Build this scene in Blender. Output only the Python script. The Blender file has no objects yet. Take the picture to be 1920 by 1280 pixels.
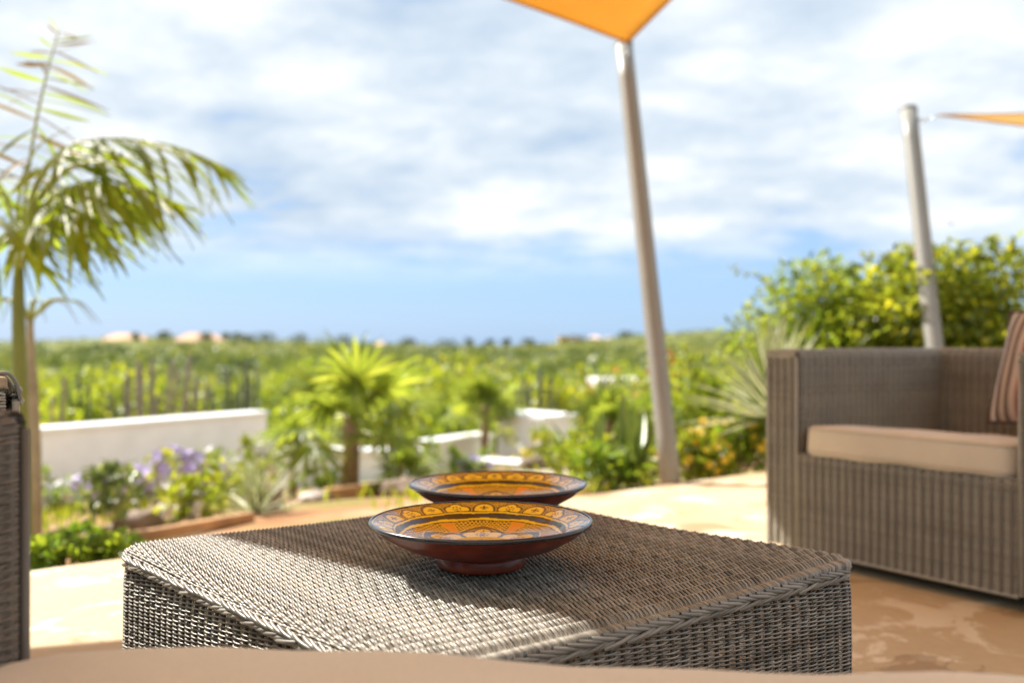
import bpy, math, random
import numpy as np
from mathutils import Vector, Matrix

random.seed(7)
rng = np.random.default_rng(11)
S = bpy.context.scene
COL = S.collection
PI = math.pi
R = math.radians

# ------------------------------------------------------------------ camera
HC = 0.72          # eye height
FPX = 1867.0       # focal length in photo pixels (35 mm on a 36 mm sensor, 1920 px wide)
cd = bpy.data.cameras.new('camera')
cam = bpy.data.objects.new('camera', cd)
COL.objects.link(cam)
cam.location = (0, 0, HC)
cam.rotation_euler = (R(90), 0, 0)
cd.lens = 35.0
cd.sensor_width = 36.0
cd.clip_start = 0.05
cd.clip_end = 4000
cd.dof.use_dof = True
cd.dof.focus_distance = 1.40
cd.dof.aperture_fstop = 2.6
cd.dof.aperture_blades = 9
S.camera = cam

# ------------------------------------------------------------------ sun and sky
SUN_EL = R(45)
SUN_AZ = math.atan2(-0.82, 0.57)          # measured from +Y towards +X
SDIR = Vector((math.sin(SUN_AZ) * math.cos(SUN_EL), math.cos(SUN_AZ) * math.cos(SUN_EL), math.sin(SUN_EL)))
sl = bpy.data.lights.new('sun', 'SUN')
sl.energy = 4.8
sl.angle = R(0.5)
sl.color = (1.0, 0.94, 0.84)
so = bpy.data.objects.new('sun', sl)
COL.objects.link(so)
so.rotation_euler = (-SDIR).to_track_quat('-Z', 'Y').to_euler()

W = bpy.data.worlds.new('World')
S.world = W
W.use_nodes = True


class NT:
    """small helper to write node trees"""
    def __init__(s, tree):
        s.t = tree
        s.t.nodes.clear()

    def n(s, typ, ins=None, **kw):
        nd = s.t.nodes.new(typ)
        for k, v in kw.items():
            setattr(nd, k, v)
        for k, v in (ins or {}).items():
            sock = nd.inputs[k]
            if isinstance(v, bpy.types.NodeSocket):
                s.t.links.new(v, sock)
            else:
                sock.default_value = v
        return nd

    def math(s, op, a, b=0.0, c=0.0, clamp=False):
        nd = s.n('ShaderNodeMath', {0: a, 1: b, 2: c}, operation=op)
        nd.use_clamp = clamp
        return nd.outputs[0]

    def ramp(s, fac, stops, interp='LINEAR'):
        nd = s.n('ShaderNodeValToRGB', {'Fac': fac})
        cr = nd.color_ramp
        cr.interpolation = interp
        while len(cr.elements) < len(stops):
            cr.elements.new(0.5)
        for e, (p, c) in zip(cr.elements, stops):
            e.position = p
            e.color = (*c, 1.0) if len(c) == 3 else c
        return nd.outputs[0]

    def mix(s, fac, a, b):
        nd = s.n('ShaderNodeMix', data_type='RGBA')
        for k, v in ((0, fac), (6, a), (7, b)):
            if isinstance(v, bpy.types.NodeSocket):
                s.t.links.new(v, nd.inputs[k])
            else:
                nd.inputs[k].default_value = v if k == 0 else (*v, 1.0) if len(v) == 3 else v
        return nd.outputs[2]

    def noise(s, vec, scale, detail=4.0, rough=0.55, dist=0.0):
        return s.n('ShaderNodeTexNoise', {'Vector': vec, 'Scale': scale, 'Detail': detail, 'Roughness': rough, 'Distortion': dist}).outputs[0]


nt = NT(W.node_tree)
tc = nt.n('ShaderNodeTexCoord')
sky = nt.n('ShaderNodeTexSky', sky_type='NISHITA')
sky.sun_disc = False
sky.sun_elevation = SUN_EL
sky.sun_rotation = SUN_AZ
sky.altitude = 20
sky.air_density = 1.0
sky.dust_density = 0.6
sky.ozone_density = 3.0
sep = nt.n('ShaderNodeSeparateXYZ', {0: tc.outputs['Generated']})
zc = nt.math('MAXIMUM', sep.outputs[2], 0.0)
zz = nt.math('ADD', zc, 0.17)
px = nt.math('DIVIDE', sep.outputs[0], zz)
py = nt.math('DIVIDE', sep.outputs[1], zz)
pv = nt.n('ShaderNodeCombineXYZ', {0: px, 1: py, 2: 0.35}).outputs[0]
n1 = nt.noise(pv, 0.55, 3.0, 0.5, 0.3)
n2 = nt.noise(pv, 1.5, 7.0, 0.56, 0.3)
n3 = nt.noise(pv, 3.6, 7.0, 0.58, 0.1)
dens = nt.math('ADD', nt.math('MULTIPLY', n1, 0.55), nt.math('ADD', nt.math('MULTIPLY', n2, 0.38), nt.math('MULTIPLY', n3, 0.22)))
mask = nt.ramp(dens, [(0.425, (0, 0, 0)), (0.535, (1, 1, 1))], 'EASE')
# low over the sea the cloud deck thins into a plain blue bank of distant air
elev = nt.ramp(zc, [(0.045, (0, 0, 0)), (0.125, (1, 1, 1))], 'EASE')
cover = nt.math('MULTIPLY', mask, elev)
shade = nt.ramp(nt.math('ADD', nt.math('MULTIPLY', n2, 0.6), nt.math('MULTIPLY', n3, 0.4)),
                [(0.36, (2.9, 3.65, 4.6)), (0.50, (4.3, 4.8, 5.3)), (0.61, (5.9, 6.05, 6.15))])
bank = nt.ramp(zc, [(0.0, (1.75, 3.15, 5.3)), (0.10, (1.7, 3.1, 5.5)), (0.4, (0.35, 1.5, 5.2))])
clear = nt.mix(0.75, sky.outputs[0], bank)
skycol = nt.mix(cover, clear, shade)
bg = nt.n('ShaderNodeBackground', {'Color': skycol, 'Strength': 0.085})
out = nt.n('ShaderNodeOutputWorld', {'Surface': bg.outputs[0]})

S.view_settings.view_transform = 'Standard'
S.view_settings.look = 'None'
S.view_settings.exposure = 1.15
S.view_settings.gamma = 1.0
S.view_settings.use_curve_mapping = False
S.render.engine = 'CYCLES'
S.cycles.max_bounces = 10
S.cycles.transparent_max_bounces = 8
S.cycles.caustics_reflective = False
S.cycles.caustics_refractive = False
S.cycles.sample_clamp_indirect = 8.0
try:
    S.cycles.use_denoising = True
except Exception:
    pass

# ------------------------------------------------------------------ materials
MATS = {}


def material(name):
    m = bpy.data.materials.new(name)
    m.use_nodes = True
    MATS[name] = m
    return m, NT(m.node_tree)


def finish(m, n, shader):
    n.n('ShaderNodeOutputMaterial', {'Surface': shader})
    return m


def simple(name, col, rough=0.6, var=0.12, scale=6.0, bump=0.0, bscale=40.0, metal=0.0, coat=0.0, spec=0.5):
    m, n = material(name)
    tc = n.n('ShaderNodeTexCoord')
    nz = n.noise(tc.outputs['Object'], scale, 5.0)
    lo = tuple(c * (1 - var) for c in col)
    hi = tuple(min(1, c * (1 + var)) for c in col)
    c = n.ramp(nz, [(0.3, lo), (0.7, hi)])
    ins = {'Base Color': c, 'Roughness': rough, 'Metallic': metal, 'Coat Weight': coat, 'Specular IOR Level': spec}
    if bump:
        b = n.n('ShaderNodeBump', {'Strength': bump, 'Distance': 0.01, 'Height': n.noise(tc.outputs['Object'], bscale, 6.0)})
        ins['Normal'] = b.outputs[0]
    p = n.n('ShaderNodeBsdfPrincipled', ins)
    return finish(m, n, p.outputs[0])


def wicker_mat(name, a, b, c, rough=0.42):
    m, n = material(name)
    at = n.n('ShaderNodeAttribute', attribute_name='tone')
    tc = n.n('ShaderNodeTexCoord')
    nz = n.noise(tc.outputs['Object'], 9.0, 5.0)
    f = n.math('ADD', n.math('MULTIPLY', at.outputs['Fac'], 0.6), n.math('MULTIPLY', nz, 0.5))
    col = n.ramp(f, [(0.2, a), (0.55, b), (0.9, c)])
    dust = n.noise(tc.outputs['Object'], 160.0, 3.0)
    rg = n.math('ADD', rough - 0.12, n.math('MULTIPLY', dust, 0.24))
    p = n.n('ShaderNodeBsdfPrincipled', {'Base Color': col, 'Roughness': rg, 'Specular IOR Level': 0.5})
    return finish(m, n, p.outputs[0])


def leaf_mat(name, dark, mid, light, trans=0.45, rough=0.38, tmul=2.6):
    m, n = material(name)
    at = n.n('ShaderNodeAttribute', attribute_name='tone')
    oi = n.n('ShaderNodeObjectInfo')
    f = n.math('ADD', at.outputs['Fac'], n.math('MULTIPLY', n.math('SUBTRACT', oi.outputs['Random'], 0.5), 0.25), clamp=True)
    col = n.ramp(f, [(0.0, dark), (0.5, mid), (1.0, light)])
    tcol = n.n('ShaderNodeVectorMath', {0: col, 1: (tmul, tmul * 0.92, tmul * 0.55)}, operation='MULTIPLY').outputs[0]
    d = n.n('ShaderNodeBsdfPrincipled', {'Base Color': col, 'Roughness': rough, 'Specular IOR Level': 0.5})
    t = n.n('ShaderNodeBsdfTranslucent', {'Color': tcol})
    mx = n.n('ShaderNodeMixShader', {0: trans, 1: d.outputs[0], 2: t.outputs[0]})
    return finish(m, n, mx.outputs[0])


wicker_mat('wicker_grey', (0.125, 0.114, 0.095), (0.255, 0.236, 0.201), (0.41, 0.385, 0.34), 0.38)
wicker_mat('wicker_taupe', (0.23, 0.213, 0.170), (0.40, 0.375, 0.305), (0.52, 0.49, 0.41), 0.42)
wicker_mat('wicker_shade_and_stakes', (0.11, 0.092, 0.072), (0.16, 0.136, 0.108), (0.21, 0.18, 0.145), 0.5)  # shade put into the sofa's strand colour; also the stakes of every seat
wicker_mat('wicker_gap_shade', (0.05, 0.042, 0.033), (0.085, 0.072, 0.056), (0.12, 0.10, 0.08), 0.5)  # table stakes coloured darker to paint shade into the weave gaps
simple('wicker_core', (0.035, 0.028, 0.022), 0.8)
simple('frame_tan', (0.50, 0.36, 0.22), 0.55, 0.15, 20, 0.2, 90)
simple('foot_cream', (0.62, 0.56, 0.45), 0.5)
simple('dark_metal', (0.05, 0.045, 0.04), 0.45, metal=0.6)
simple('steel', (0.5, 0.5, 0.5), 0.3, metal=1.0)
simple('pole_grey', (0.235, 0.225, 0.20), 0.45, 0.06, 3, 0.05, 60)
simple('white_plaster', (0.88, 0.88, 0.865), 0.85, 0.08, 2.5, 0.35, 18)
simple('path_stone', (0.50, 0.43, 0.34), 0.9, 0.2, 3, 0.4, 20)
simple('rock_brown', (0.26, 0.19, 0.14), 0.9, 0.35, 4, 0.6, 14)
simple('rock_pale', (0.48, 0.40, 0.35), 0.9, 0.25, 4, 0.6, 14)
simple('timber', (0.42, 0.23, 0.10), 0.75, 0.3, 5, 0.3, 40)
simple('trunk_brown', (0.30, 0.20, 0.115), 0.9, 0.35, 12, 0.6, 40)
simple('trunk_pale', (0.36, 0.30, 0.21), 0.85, 0.25, 8, 0.4, 30)
simple('crownshaft', (0.19, 0.21, 0.035), 0.45, 0.25, 5)
simple('petiole', (0.30, 0.33, 0.07), 0.45, 0.2, 8)
simple('twig', (0.20, 0.14, 0.085), 0.85, 0.25, 10)
simple('cactus_skin', (0.13, 0.145, 0.085), 0.7, 0.35, 3, 0.3, 20)
simple('cactus_wood', (0.27, 0.22, 0.155), 0.85, 0.3, 3, 0.3, 20)
simple('house_peach', (0.72, 0.48, 0.34), 0.8, 0.06, 0.4)
simple('roof_peach', (0.70, 0.42, 0.27), 0.85, 0.10, 0.8, 0.3, 6)
simple('house_white', (0.74, 0.71, 0.68), 0.8, 0.05, 0.4)
simple('house_yellow', (0.76, 0.52, 0.18), 0.8, 0.05, 0.4)
simple('house_pink', (0.70, 0.50, 0.46), 0.8, 0.05, 0.4)
simple('roof_grey', (0.42, 0.36, 0.34), 0.85, 0.10, 0.8)
simple('window_glass', (0.05, 0.06, 0.07), 0.1, 0.1)
simple('stripe_dark', (0.09, 0.065, 0.05), 0.9)
simple('petal_lilac', (0.62, 0.50, 0.80), 0.6, 0.2, 30)
simple('petal_white', (0.78, 0.74, 0.76), 0.6, 0.1, 30)
simple('petal_yellow', (0.72, 0.50, 0.03), 0.6, 0.15, 30)
simple('petal_orange', (0.72, 0.26, 0.05), 0.6, 0.15, 30)

leaf_mat('leaf_palm', (0.05, 0.072, 0.008), (0.115, 0.16, 0.014), (0.27, 0.29, 0.022), trans=0.52, tmul=3.2, rough=0.5)
leaf_mat('leaf_fan', (0.07, 0.11, 0.016), (0.15, 0.20, 0.03), (0.31, 0.34, 0.06), trans=0.45, rough=0.42)
leaf_mat('leaf_hedge', (0.070, 0.115, 0.015), (0.155, 0.21, 0.022), (0.30, 0.32, 0.03), trans=0.5)
leaf_mat('leaf_gold', (0.07, 0.095, 0.014), (0.16, 0.20, 0.022), (0.34, 0.33, 0.03), trans=0.5)
leaf_mat('leaf_fresh', (0.06, 0.11, 0.018), (0.13, 0.21, 0.025), (0.26, 0.32, 0.035))
leaf_mat('leaf_scrub', (0.085, 0.125, 0.042), (0.145, 0.185, 0.052), (0.23, 0.25, 0.06), trans=0.35, tmul=1.8)
leaf_mat('leaf_tree', (0.04, 0.060, 0.02), (0.085, 0.115, 0.04), (0.125, 0.155, 0.05), trans=0.25, tmul=1.6)
leaf_mat('leaf_lime', (0.10, 0.15, 0.014), (0.18, 0.225, 0.018), (0.31, 0.325, 0.025))
leaf_mat('leaf_aloe', (0.085, 0.13, 0.035), (0.15, 0.21, 0.055), (0.25, 0.30, 0.09), trans=0.2, tmul=1.6)
leaf_mat('leaf_dry', (0.15, 0.10, 0.045), (0.26, 0.19, 0.08), (0.36, 0.30, 0.14), trans=0.25, tmul=1.5)

# variegated yucca: cream margins, green heart (x across the leaf, stored as 'tone')
m, n = material('leaf_yucca')
at = n.n('ShaderNodeAttribute', attribute_name='tone')
c = n.ramp(at.outputs['Fac'], [(0.0, (0.10, 0.15, 0.03)), (0.42, (0.14, 0.19, 0.04)), (0.55, (0.60, 0.60, 0.34)), (1.0, (0.70, 0.68, 0.44))])
d = n.n('ShaderNodeBsdfPrincipled', {'Base Color': c, 'Roughness': 0.4})
t = n.n('ShaderNodeBsdfTranslucent', {'Color': c})
finish(m, n, n.n('ShaderNodeMixShader', {0: 0.3, 1: d.outputs[0], 2: t.outputs[0]}).outputs[0])

# shade cloth of the sails
m, n = material('sail_cloth')
tc = n.n('ShaderNodeTexCoord')
nz = n.noise(tc.outputs['Object'], 1.6, 5.0)
c = n.ramp(nz, [(0.3, (0.78, 0.48, 0.13)), (0.7, (0.85, 0.56, 0.17))])
wv = n.n('ShaderNodeTexWave', {'Vector': tc.outputs['Object'], 'Scale': 160.0, 'Distortion': 0.4})
b = n.n('ShaderNodeBump', {'Strength': 0.15, 'Distance': 0.002, 'Height': wv.outputs[1]})
d = n.n('ShaderNodeBsdfPrincipled', {'Base Color': c, 'Roughness': 0.8, 'Normal': b.outputs[0]})
t = n.n('ShaderNodeBsdfTranslucent', {'Color': c})
finish(m, n, n.n('ShaderNodeMixShader', {0: 0.48, 1: d.outputs[0], 2: t.outputs[0]}).outputs[0])
m, n = material('added_sail_cream')  # cloth of the added unseen sail, cream to keep its shade neutral
d = n.n('ShaderNodeBsdfPrincipled', {'Base Color': (0.72, 0.66, 0.54, 1), 'Roughness': 0.8})
t = n.n('ShaderNodeBsdfTranslucent', {'Color': (0.72, 0.66, 0.54, 1)})
finish(m, n, n.n('ShaderNodeMixShader', {0: 0.5, 1: d.outputs[0], 2: t.outputs[0]}).outputs[0])
simple('sail_hem', (0.50, 0.24, 0.05), 0.8)


def fabric(name, col, scale=900.0):
    m, n = material(name)
    tc = n.n('ShaderNodeTexCoord')
    big = n.noise(tc.outputs['Object'], 3.5, 4.0)
    fine = n.noise(tc.outputs['Object'], 220.0, 2.0)
    f = n.math('ADD', n.math('MULTIPLY', big, 0.65), n.math('MULTIPLY', fine, 0.35))
    c = n.ramp(f, [(0.3, tuple(x * 0.86 for x in col)), (0.7, tuple(min(1, x * 1.1) for x in col))])
    crease = n.noise(tc.outputs['Object'], 9.0, 3.0, 0.5, 0.8)
    h = n.math('ADD', n.math('MULTIPLY', crease, 1.0), n.math('MULTIPLY', n.noise(tc.outputs['Object'], scale, 2.0), 0.06))
    b = n.n('ShaderNodeBump', {'Strength': 0.35, 'Distance': 0.008, 'Height': h})
    p = n.n('ShaderNodeBsdfPrincipled', {'Base Color': c, 'Roughness': 0.9, 'Sheen Weight': 0.25, 'Normal': b.outputs[0], 'Specular IOR Level': 0.25})
    return finish(m, n, p.outputs[0])


fabric('cushion_beige', (0.68, 0.60, 0.465))
fabric('cushion_piping', (0.59, 0.51, 0.39))

# striped pillow: woven stripes across local X
m, n = material('pillow_stripe')
tc = n.n('ShaderNodeTexCoord')
sp = n.n('ShaderNodeSeparateXYZ', {0: tc.outputs['Object']})
xx = n.math('ADD', n.math('MULTIPLY', sp.outputs[0], 2.5), 0.5)      # -0.25..0.25 m -> 0..1
W0, G, BR, RD, CR = (0.66, 0.62, 0.56), (0.115, 0.098, 0.078), (0.16, 0.105, 0.085), (0.46, 0.075, 0.07), (0.50, 0.41, 0.32)
stops = [(0.0, BR), (0.05, BR), (0.055, W0), (0.085, W0), (0.09, BR), (0.13, BR), (0.135, CR), (0.175, CR), (0.18, BR), (0.215, BR),
         (0.22, CR), (0.275, CR), (0.28, RD), (0.288, RD), (0.293, G), (0.707, G), (0.712, RD), (0.72, RD), (0.725, CR), (0.78, CR), (0.785, BR),
         (0.83, BR), (0.835, CR), (0.875, CR), (0.88, BR), (0.92, BR), (0.925, W0), (0.955, W0), (0.96, BR)]
c = n.ramp(xx, stops)
b = n.n('ShaderNodeBump', {'Strength': 0.3, 'Distance': 0.004, 'Height': n.noise(tc.outputs['Object'], 60.0, 4.0)})
p = n.n('ShaderNodeBsdfPrincipled', {'Base Color': c, 'Roughness': 0.9, 'Normal': b.outputs[0]})
finish(m, n, p.outputs[0])

# patio: worn ochre concrete
m, n = material('patio_concrete')
tc = n.n('ShaderNodeTexCoord')
o = tc.outputs['Object']
n1 = n.noise(o, 0.9, 6.0, 0.6, 0.4)
n2 = n.noise(o, 3.2, 8.0, 0.65, 0.9)
n3 = n.noise(o, 30.0, 5.0)
base = n.ramp(n.math('ADD', n.math('MULTIPLY', n1, 0.7), n.math('MULTIPLY', n3, 0.3)), [(0.3, (0.47, 0.345, 0.19)), (0.7, (0.60, 0.475, 0.30))])
pale = n.ramp(n2, [(0.525, (0, 0, 0)), (0.555, (1, 1, 1))])
pale2 = n.math('MULTIPLY', pale, n.ramp(n.noise(o, 1.1, 3.0), [(0.45, (0, 0, 0)), (0.55, (1, 1, 1))]))
base = n.mix(n.math('MULTIPLY', pale2, 0.75), base, (0.76, 0.66, 0.50))
dk = n.ramp(n.noise(o, 2.3, 6.0, 0.6, 0.7), [(0.575, (0, 0, 0)), (0.60, (1, 1, 1))])
base = n.mix(n.math('MULTIPLY', dk, 0.6), base, (0.27, 0.165, 0.075))
grit = n.ramp(n.noise(o, 120.0, 3.0, 0.7), [(0.66, (0, 0, 0)), (0.72, (1, 1, 1))])
base = n.mix(n.math('MULTIPLY', grit, 0.5), base, (0.20, 0.14, 0.08))
rg = n.ramp(n1, [(0.3, (0.5, 0.5, 0.5)), (0.7, (0.75, 0.75, 0.75))])
b = n.n('ShaderNodeBump', {'Strength': 0.25, 'Distance': 0.004, 'Height': n.math('ADD', n2, n.math('MULTIPLY', n3, 0.4))})
p = n.n('ShaderNodeBsdfPrincipled', {'Base Color': base, 'Roughness': rg, 'Normal': b.outputs[0]})
finish(m, n, p.outputs[0])

# terrain: soil near the patio, green scrubland further off
m, n = material('terrain_ground')
tc = n.n('ShaderNodeTexCoord')
o = tc.outputs['Object']
at = n.n('ShaderNodeAttribute', attribute_name='tone')
soil = n.ramp(n.noise(o, 2.2, 7.0, 0.6), [(0.3, (0.26, 0.125, 0.055)), (0.5, (0.36, 0.20, 0.10)), (0.7, (0.46, 0.34, 0.22))])
olive = n.ramp(n.noise(o, 0.7, 6.0, 0.6), [(0.35, (0.12, 0.15, 0.03)), (0.65, (0.26, 0.24, 0.06))])
near = n.mix(n.ramp(n.noise(o, 0.8, 6.0, 0.65), [(0.5, (0, 0, 0)), (0.6, (1, 1, 1))]), soil, olive)
far = n.ramp(n.noise(o, 0.05, 8.0, 0.65), [(0.3, (0.085, 0.105, 0.03)), (0.5, (0.135, 0.15, 0.035)), (0.7, (0.20, 0.195, 0.05))])
c = n.mix(at.outputs['Fac'], near, far)
b = n.n('ShaderNodeBump', {'Strength': 0.6, 'Distance': 0.05, 'Height': n.noise(o, 9.0, 6.0)})
p = n.n('ShaderNodeBsdfPrincipled', {'Base Color': c, 'Roughness': 0.95, 'Normal': b.outputs[0], 'Specular IOR Level': 0.2})
finish(m, n, p.outputs[0])

# painted glaze of the dishes (decoration colour is stored on the mesh) and their red-brown body
m, n = material('painted_glaze')
at = n.n('ShaderNodeAttribute', attribute_name='paint')
tc = n.n('ShaderNodeTexCoord')
nz = n.noise(tc.outputs['Object'], 45.0, 4.0)
c = n.mix(n.math('MULTIPLY', nz, 0.12), at.outputs['Color'], (0.55, 0.20, 0.02))
b = n.n('ShaderNodeBump', {'Strength': 0.05, 'Distance': 0.002, 'Height': n.noise(tc.outputs['Object'], 60.0, 2.0)})
p = n.n('ShaderNodeBsdfPrincipled', {'Base Color': c, 'Roughness': 0.30, 'Specular IOR Level': 0.35, 'Coat Weight': 0.75, 'Coat Roughness': 0.05, 'Normal': b.outputs[0], 'Coat Normal': b.outputs[0]})
finish(m, n, p.outputs[0])
m, n = material('redware')
tc = n.n('ShaderNodeTexCoord')
nz = n.noise(tc.outputs['Object'], 26.0, 5.0)
c = n.ramp(nz, [(0.3, (0.10, 0.014, 0.006)), (0.6, (0.20, 0.030, 0.010)), (0.75, (0.30, 0.07, 0.02))])
b = n.n('ShaderNodeBump', {'Strength': 0.08, 'Distance': 0.003, 'Height': n.noise(tc.outputs['Object'], 50.0, 3.0)})
p = n.n('ShaderNodeBsdfPrincipled', {'Base Color': c, 'Roughness': 0.38, 'Specular IOR Level': 0.3, 'Coat Weight': 0.25, 'Coat Roughness': 0.12, 'Normal': b.outputs[0]})
finish(m, n, p.outputs[0])
simple('rim_glaze', (0.022, 0.017, 0.020), 0.25, 0.3, 30, coat=0.35)


# ------------------------------------------------------------------ mesh helpers
def unit(a):
    a = np.asarray(a, float)
    return a / np.maximum(np.linalg.norm(a, axis=-1, keepdims=True), 1e-9)


class MB:
    """collects geometry for ONE mesh object"""
    def __init__(s):
        s.V, s.F, s.T, s.nv = [], [], [], 0

    def add(s, V, F, tone=0.5):
        V = np.asarray(V, float).reshape(-1, 3)
        if not isinstance(F, list):
            F = [F]
        for f in F:
            f = np.asarray(f, np.int64)
            if f.size:
                s.F.append(f + s.nv)
        s.V.append(V)
        t = np.asarray(tone, float)
        s.T.append(np.full(len(V), float(t)) if t.ndim == 0 else t.reshape(-1))
        s.nv += len(V)
        return s

    def tubes(s, P, N, ra, rb=None, sides=5, tone=0.5, cap=False):
        """P (m,n,3) centre lines, N (m,n,3) reference normals, ra along N, rb across"""
        P = np.asarray(P, float)
        if P.ndim == 2:
            P = P[None]
        m_, n_ = P.shape[:2]
        N = np.broadcast_to(np.asarray(N, float), P.shape)
        ra = np.broadcast_to(np.asarray(ra, float), (m_, n_))[..., None]
        rb = ra if rb is None else np.broadcast_to(np.asarray(rb, float), (m_, n_))[..., None]
        T = unit(np.gradient(P, axis=1))
        Bn = unit(np.cross(T, N))
        N2 = unit(np.cross(Bn, T))
        a = np.arange(sides) / sides * 2 * PI
        V = P[:, :, None, :] + (ra * N2)[:, :, None, :] * np.cos(a)[None, None, :, None] + (rb * Bn)[:, :, None, :] * np.sin(a)[None, None, :, None]
        idx = np.arange(m_ * n_ * sides).reshape(m_, n_, sides)
        A, B = idx[:, :-1], idx[:, 1:]
        A2, B2 = np.roll(A, -1, 2), np.roll(B, -1, 2)
        Q = np.stack([A, A2, B2, B], -1).reshape(-1, 4)
        F = [Q]
        if cap:
            F.append(idx[:, 0, ::-1].reshape(m_, sides))
            F.append(idx[:, -1].reshape(m_, sides))
        t = np.asarray(tone, float)
        if t.ndim == 1:
            t = np.repeat(t, n_ * sides)
        return s.add(V, F, t)

    def tube(s, pts, rad, sides=8, tone=0.5, cap=True, ref=(0.31, 0.2, 0.93)):
        pts = np.asarray(pts, float)
        ref = np.asarray(ref, float)
        return s.tubes(pts[None], ref, np.asarray(rad, float) if np.ndim(rad) else rad, None, sides, tone, cap)

    def box(s, c, size, rz=0.0, tone=0.5, M=None):
        x, y, z = (np.array(size) / 2.0)
        V = np.array([(-x, -y, -z), (x, -y, -z), (x, y, -z), (-x, y, -z), (-x, -y, z), (x, -y, z), (x, y, z), (-x, y, z)])
        if M is not None:
            V = V @ np.asarray(M).T
        elif rz:
            ca, sa = math.cos(rz), math.sin(rz)
            V = np.stack([V[:, 0] * ca - V[:, 1] * sa, V[:, 0] * sa + V[:, 1] * ca, V[:, 2]], 1)
        F = np.array([(0, 3, 2, 1), (4, 5, 6, 7), (0, 1, 5, 4), (1, 2, 6, 5), (2, 3, 7, 6), (3, 0, 4, 7)])
        return s.add(V + np.asarray(c), F, tone)

    def lathe(s, prof, seg=96, tone=0.5):
        prof = np.asarray(prof, float)
        a = np.arange(seg) / seg * 2 * PI
        V = np.stack([prof[:, None, 0] * np.cos(a), prof[:, None, 0] * np.sin(a), np.repeat(prof[:, 1:2], seg, 1)], -1)
        k = len(prof)
        idx = np.arange(k * seg).reshape(k, seg)
        A, B = idx[:-1], idx[1:]
        Q = np.stack([A, np.roll(A, -1, 1), np.roll(B, -1, 1), B], -1).reshape(-1, 4)
        return s.add(V, Q, tone)

    def grid(s, V, tone=0.5, wrap=False):
        h, w = V.shape[:2]
        idx = np.arange(h * w).reshape(h, w)
        if wrap:
            A, B = idx[:-1], idx[1:]
            Q = np.stack([A, np.roll(A, -1, 1), np.roll(B, -1, 1), B], -1).reshape(-1, 4)
        else:
            Q = np.stack([idx[:-1, :-1], idx[:-1, 1:], idx[1:, 1:], idx[1:, :-1]], -1).reshape(-1, 4)
        return s.add(V.reshape(-1, 3), Q, tone)

    def leaves(s, C, D, Nn, L, Wd, tone, fold=0.25):
        """one folded rhombic leaf (2 triangles per half) at every C along D"""
        D = unit(D)
        X = unit(np.cross(D, Nn))
        Z = np.cross(X, D)
        L = np.broadcast_to(L, (len(C),))[:, None]
        Wd = np.broadcast_to(Wd, (len(C),))[:, None]
        mid = C + D * L * 0.45
        a = C
        l_ = mid - X * Wd * 0.5 + Z * Wd * fold
        r_ = mid + X * Wd * 0.5 + Z * Wd * fold
        tip = C + D * L - Z * L * 0.12
        V = np.stack([a, l_, tip, r_], 1).reshape(-1, 3)
        i = np.arange(len(C)) * 4
        F = np.concatenate([np.stack([i, i + 2, i + 1], 1), np.stack([i, i + 3, i + 2], 1)])
        return s.add(V, F, np.repeat(np.broadcast_to(tone, (len(C),)), 4))

    def build(s, name, mat, parent=None, smooth=True, bevel=0.0, sub=0, paint=None):
        V = np.concatenate(s.V)
        T = np.concatenate(s.T)
        me = bpy.data.meshes.new(name)
        loops = np.concatenate([f.reshape(-1) for f in s.F])
        counts = np.concatenate([np.full(len(f), f.shape[1]) for f in s.F])
        starts = np.concatenate([[0], np.cumsum(counts)[:-1]])
        me.vertices.add(len(V))
        me.vertices.foreach_set('co', V.astype(np.float32).reshape(-1))
        me.loops.add(len(loops))
        me.loops.foreach_set('vertex_index', loops.astype(np.int32))
        me.polygons.add(len(counts))
        me.polygons.foreach_set('loop_start', starts.astype(np.int32))
        me.polygons.foreach_set('use_smooth', np.full(len(counts), bool(smooth)))
        a = me.attributes.new('tone', 'FLOAT', 'POINT')
        a.data.foreach_set('value', T.astype(np.float32))
        if paint is not None:
            ca = me.color_attributes.new('paint', 'FLOAT_COLOR', 'POINT')
            pc = np.ones((len(V), 4), np.float32)
            pc[:, :3] = paint
            ca.data.foreach_set('color', pc.reshape(-1))
        me.update(calc_edges=True)
        me.validate()
        me.materials.append(MATS[mat])
        o = bpy.data.objects.new(name, me)
        COL.objects.link(o)
        if parent is not None:
            o.parent = parent
        if bevel:
            b = o.modifiers.new('bevel', 'BEVEL')
            b.width = bevel
            b.segments = 3
            b.limit_method = 'ANGLE'
        if sub:
            b = o.modifiers.new('sub', 'SUBSURF')
            b.levels = b.render_levels = sub
        return o


def tag(o, label=None, cat=None, group=None, kind=None):
    if label: o['label'] = label
    if cat: o['category'] = cat
    if group: o['group'] = group
    if kind: o['kind'] = kind
    return o


def thing(name, label, cat, loc=(0, 0, 0), rz=0.0, group=None):
    o = bpy.data.objects.new(name, None)
    o.empty_display_size = 0.1
    COL.objects.link(o)
    o.location = loc
    o.rotation_euler = (0, 0, rz)
    return tag(o, label, cat, group)


def struct(o):
    o['kind'] = 'structure'
    return o


def stuff(o):
    o['kind'] = 'stuff'
    return o


def copy_tree(o, parent=None):
    c = o.copy()
    COL.objects.link(c)
    if parent is not None:
        c.parent = parent
    for ch in list(o.children):
        copy_tree(ch, c)
    return c


# ------------------------------------------------------------------ ground
E0 = np.array([-1.517, 3.148])
U2 = np.array([0.773, 0.634])
V2 = np.array([-0.634, 0.773])
SKYLINE = np.array([(-800, 642), (0, 641), (120, 639), (180, 634), (300, 633), (450, 637), (600, 641), (750, 646), (850, 649), (960, 649), (1050, 643), (1150, 634),
                    (1215, 627), (1300, 621), (1430, 619), (1600, 627), (1920, 640), (2700, 642)], float)
RIDGE_Y = 300.0


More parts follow.
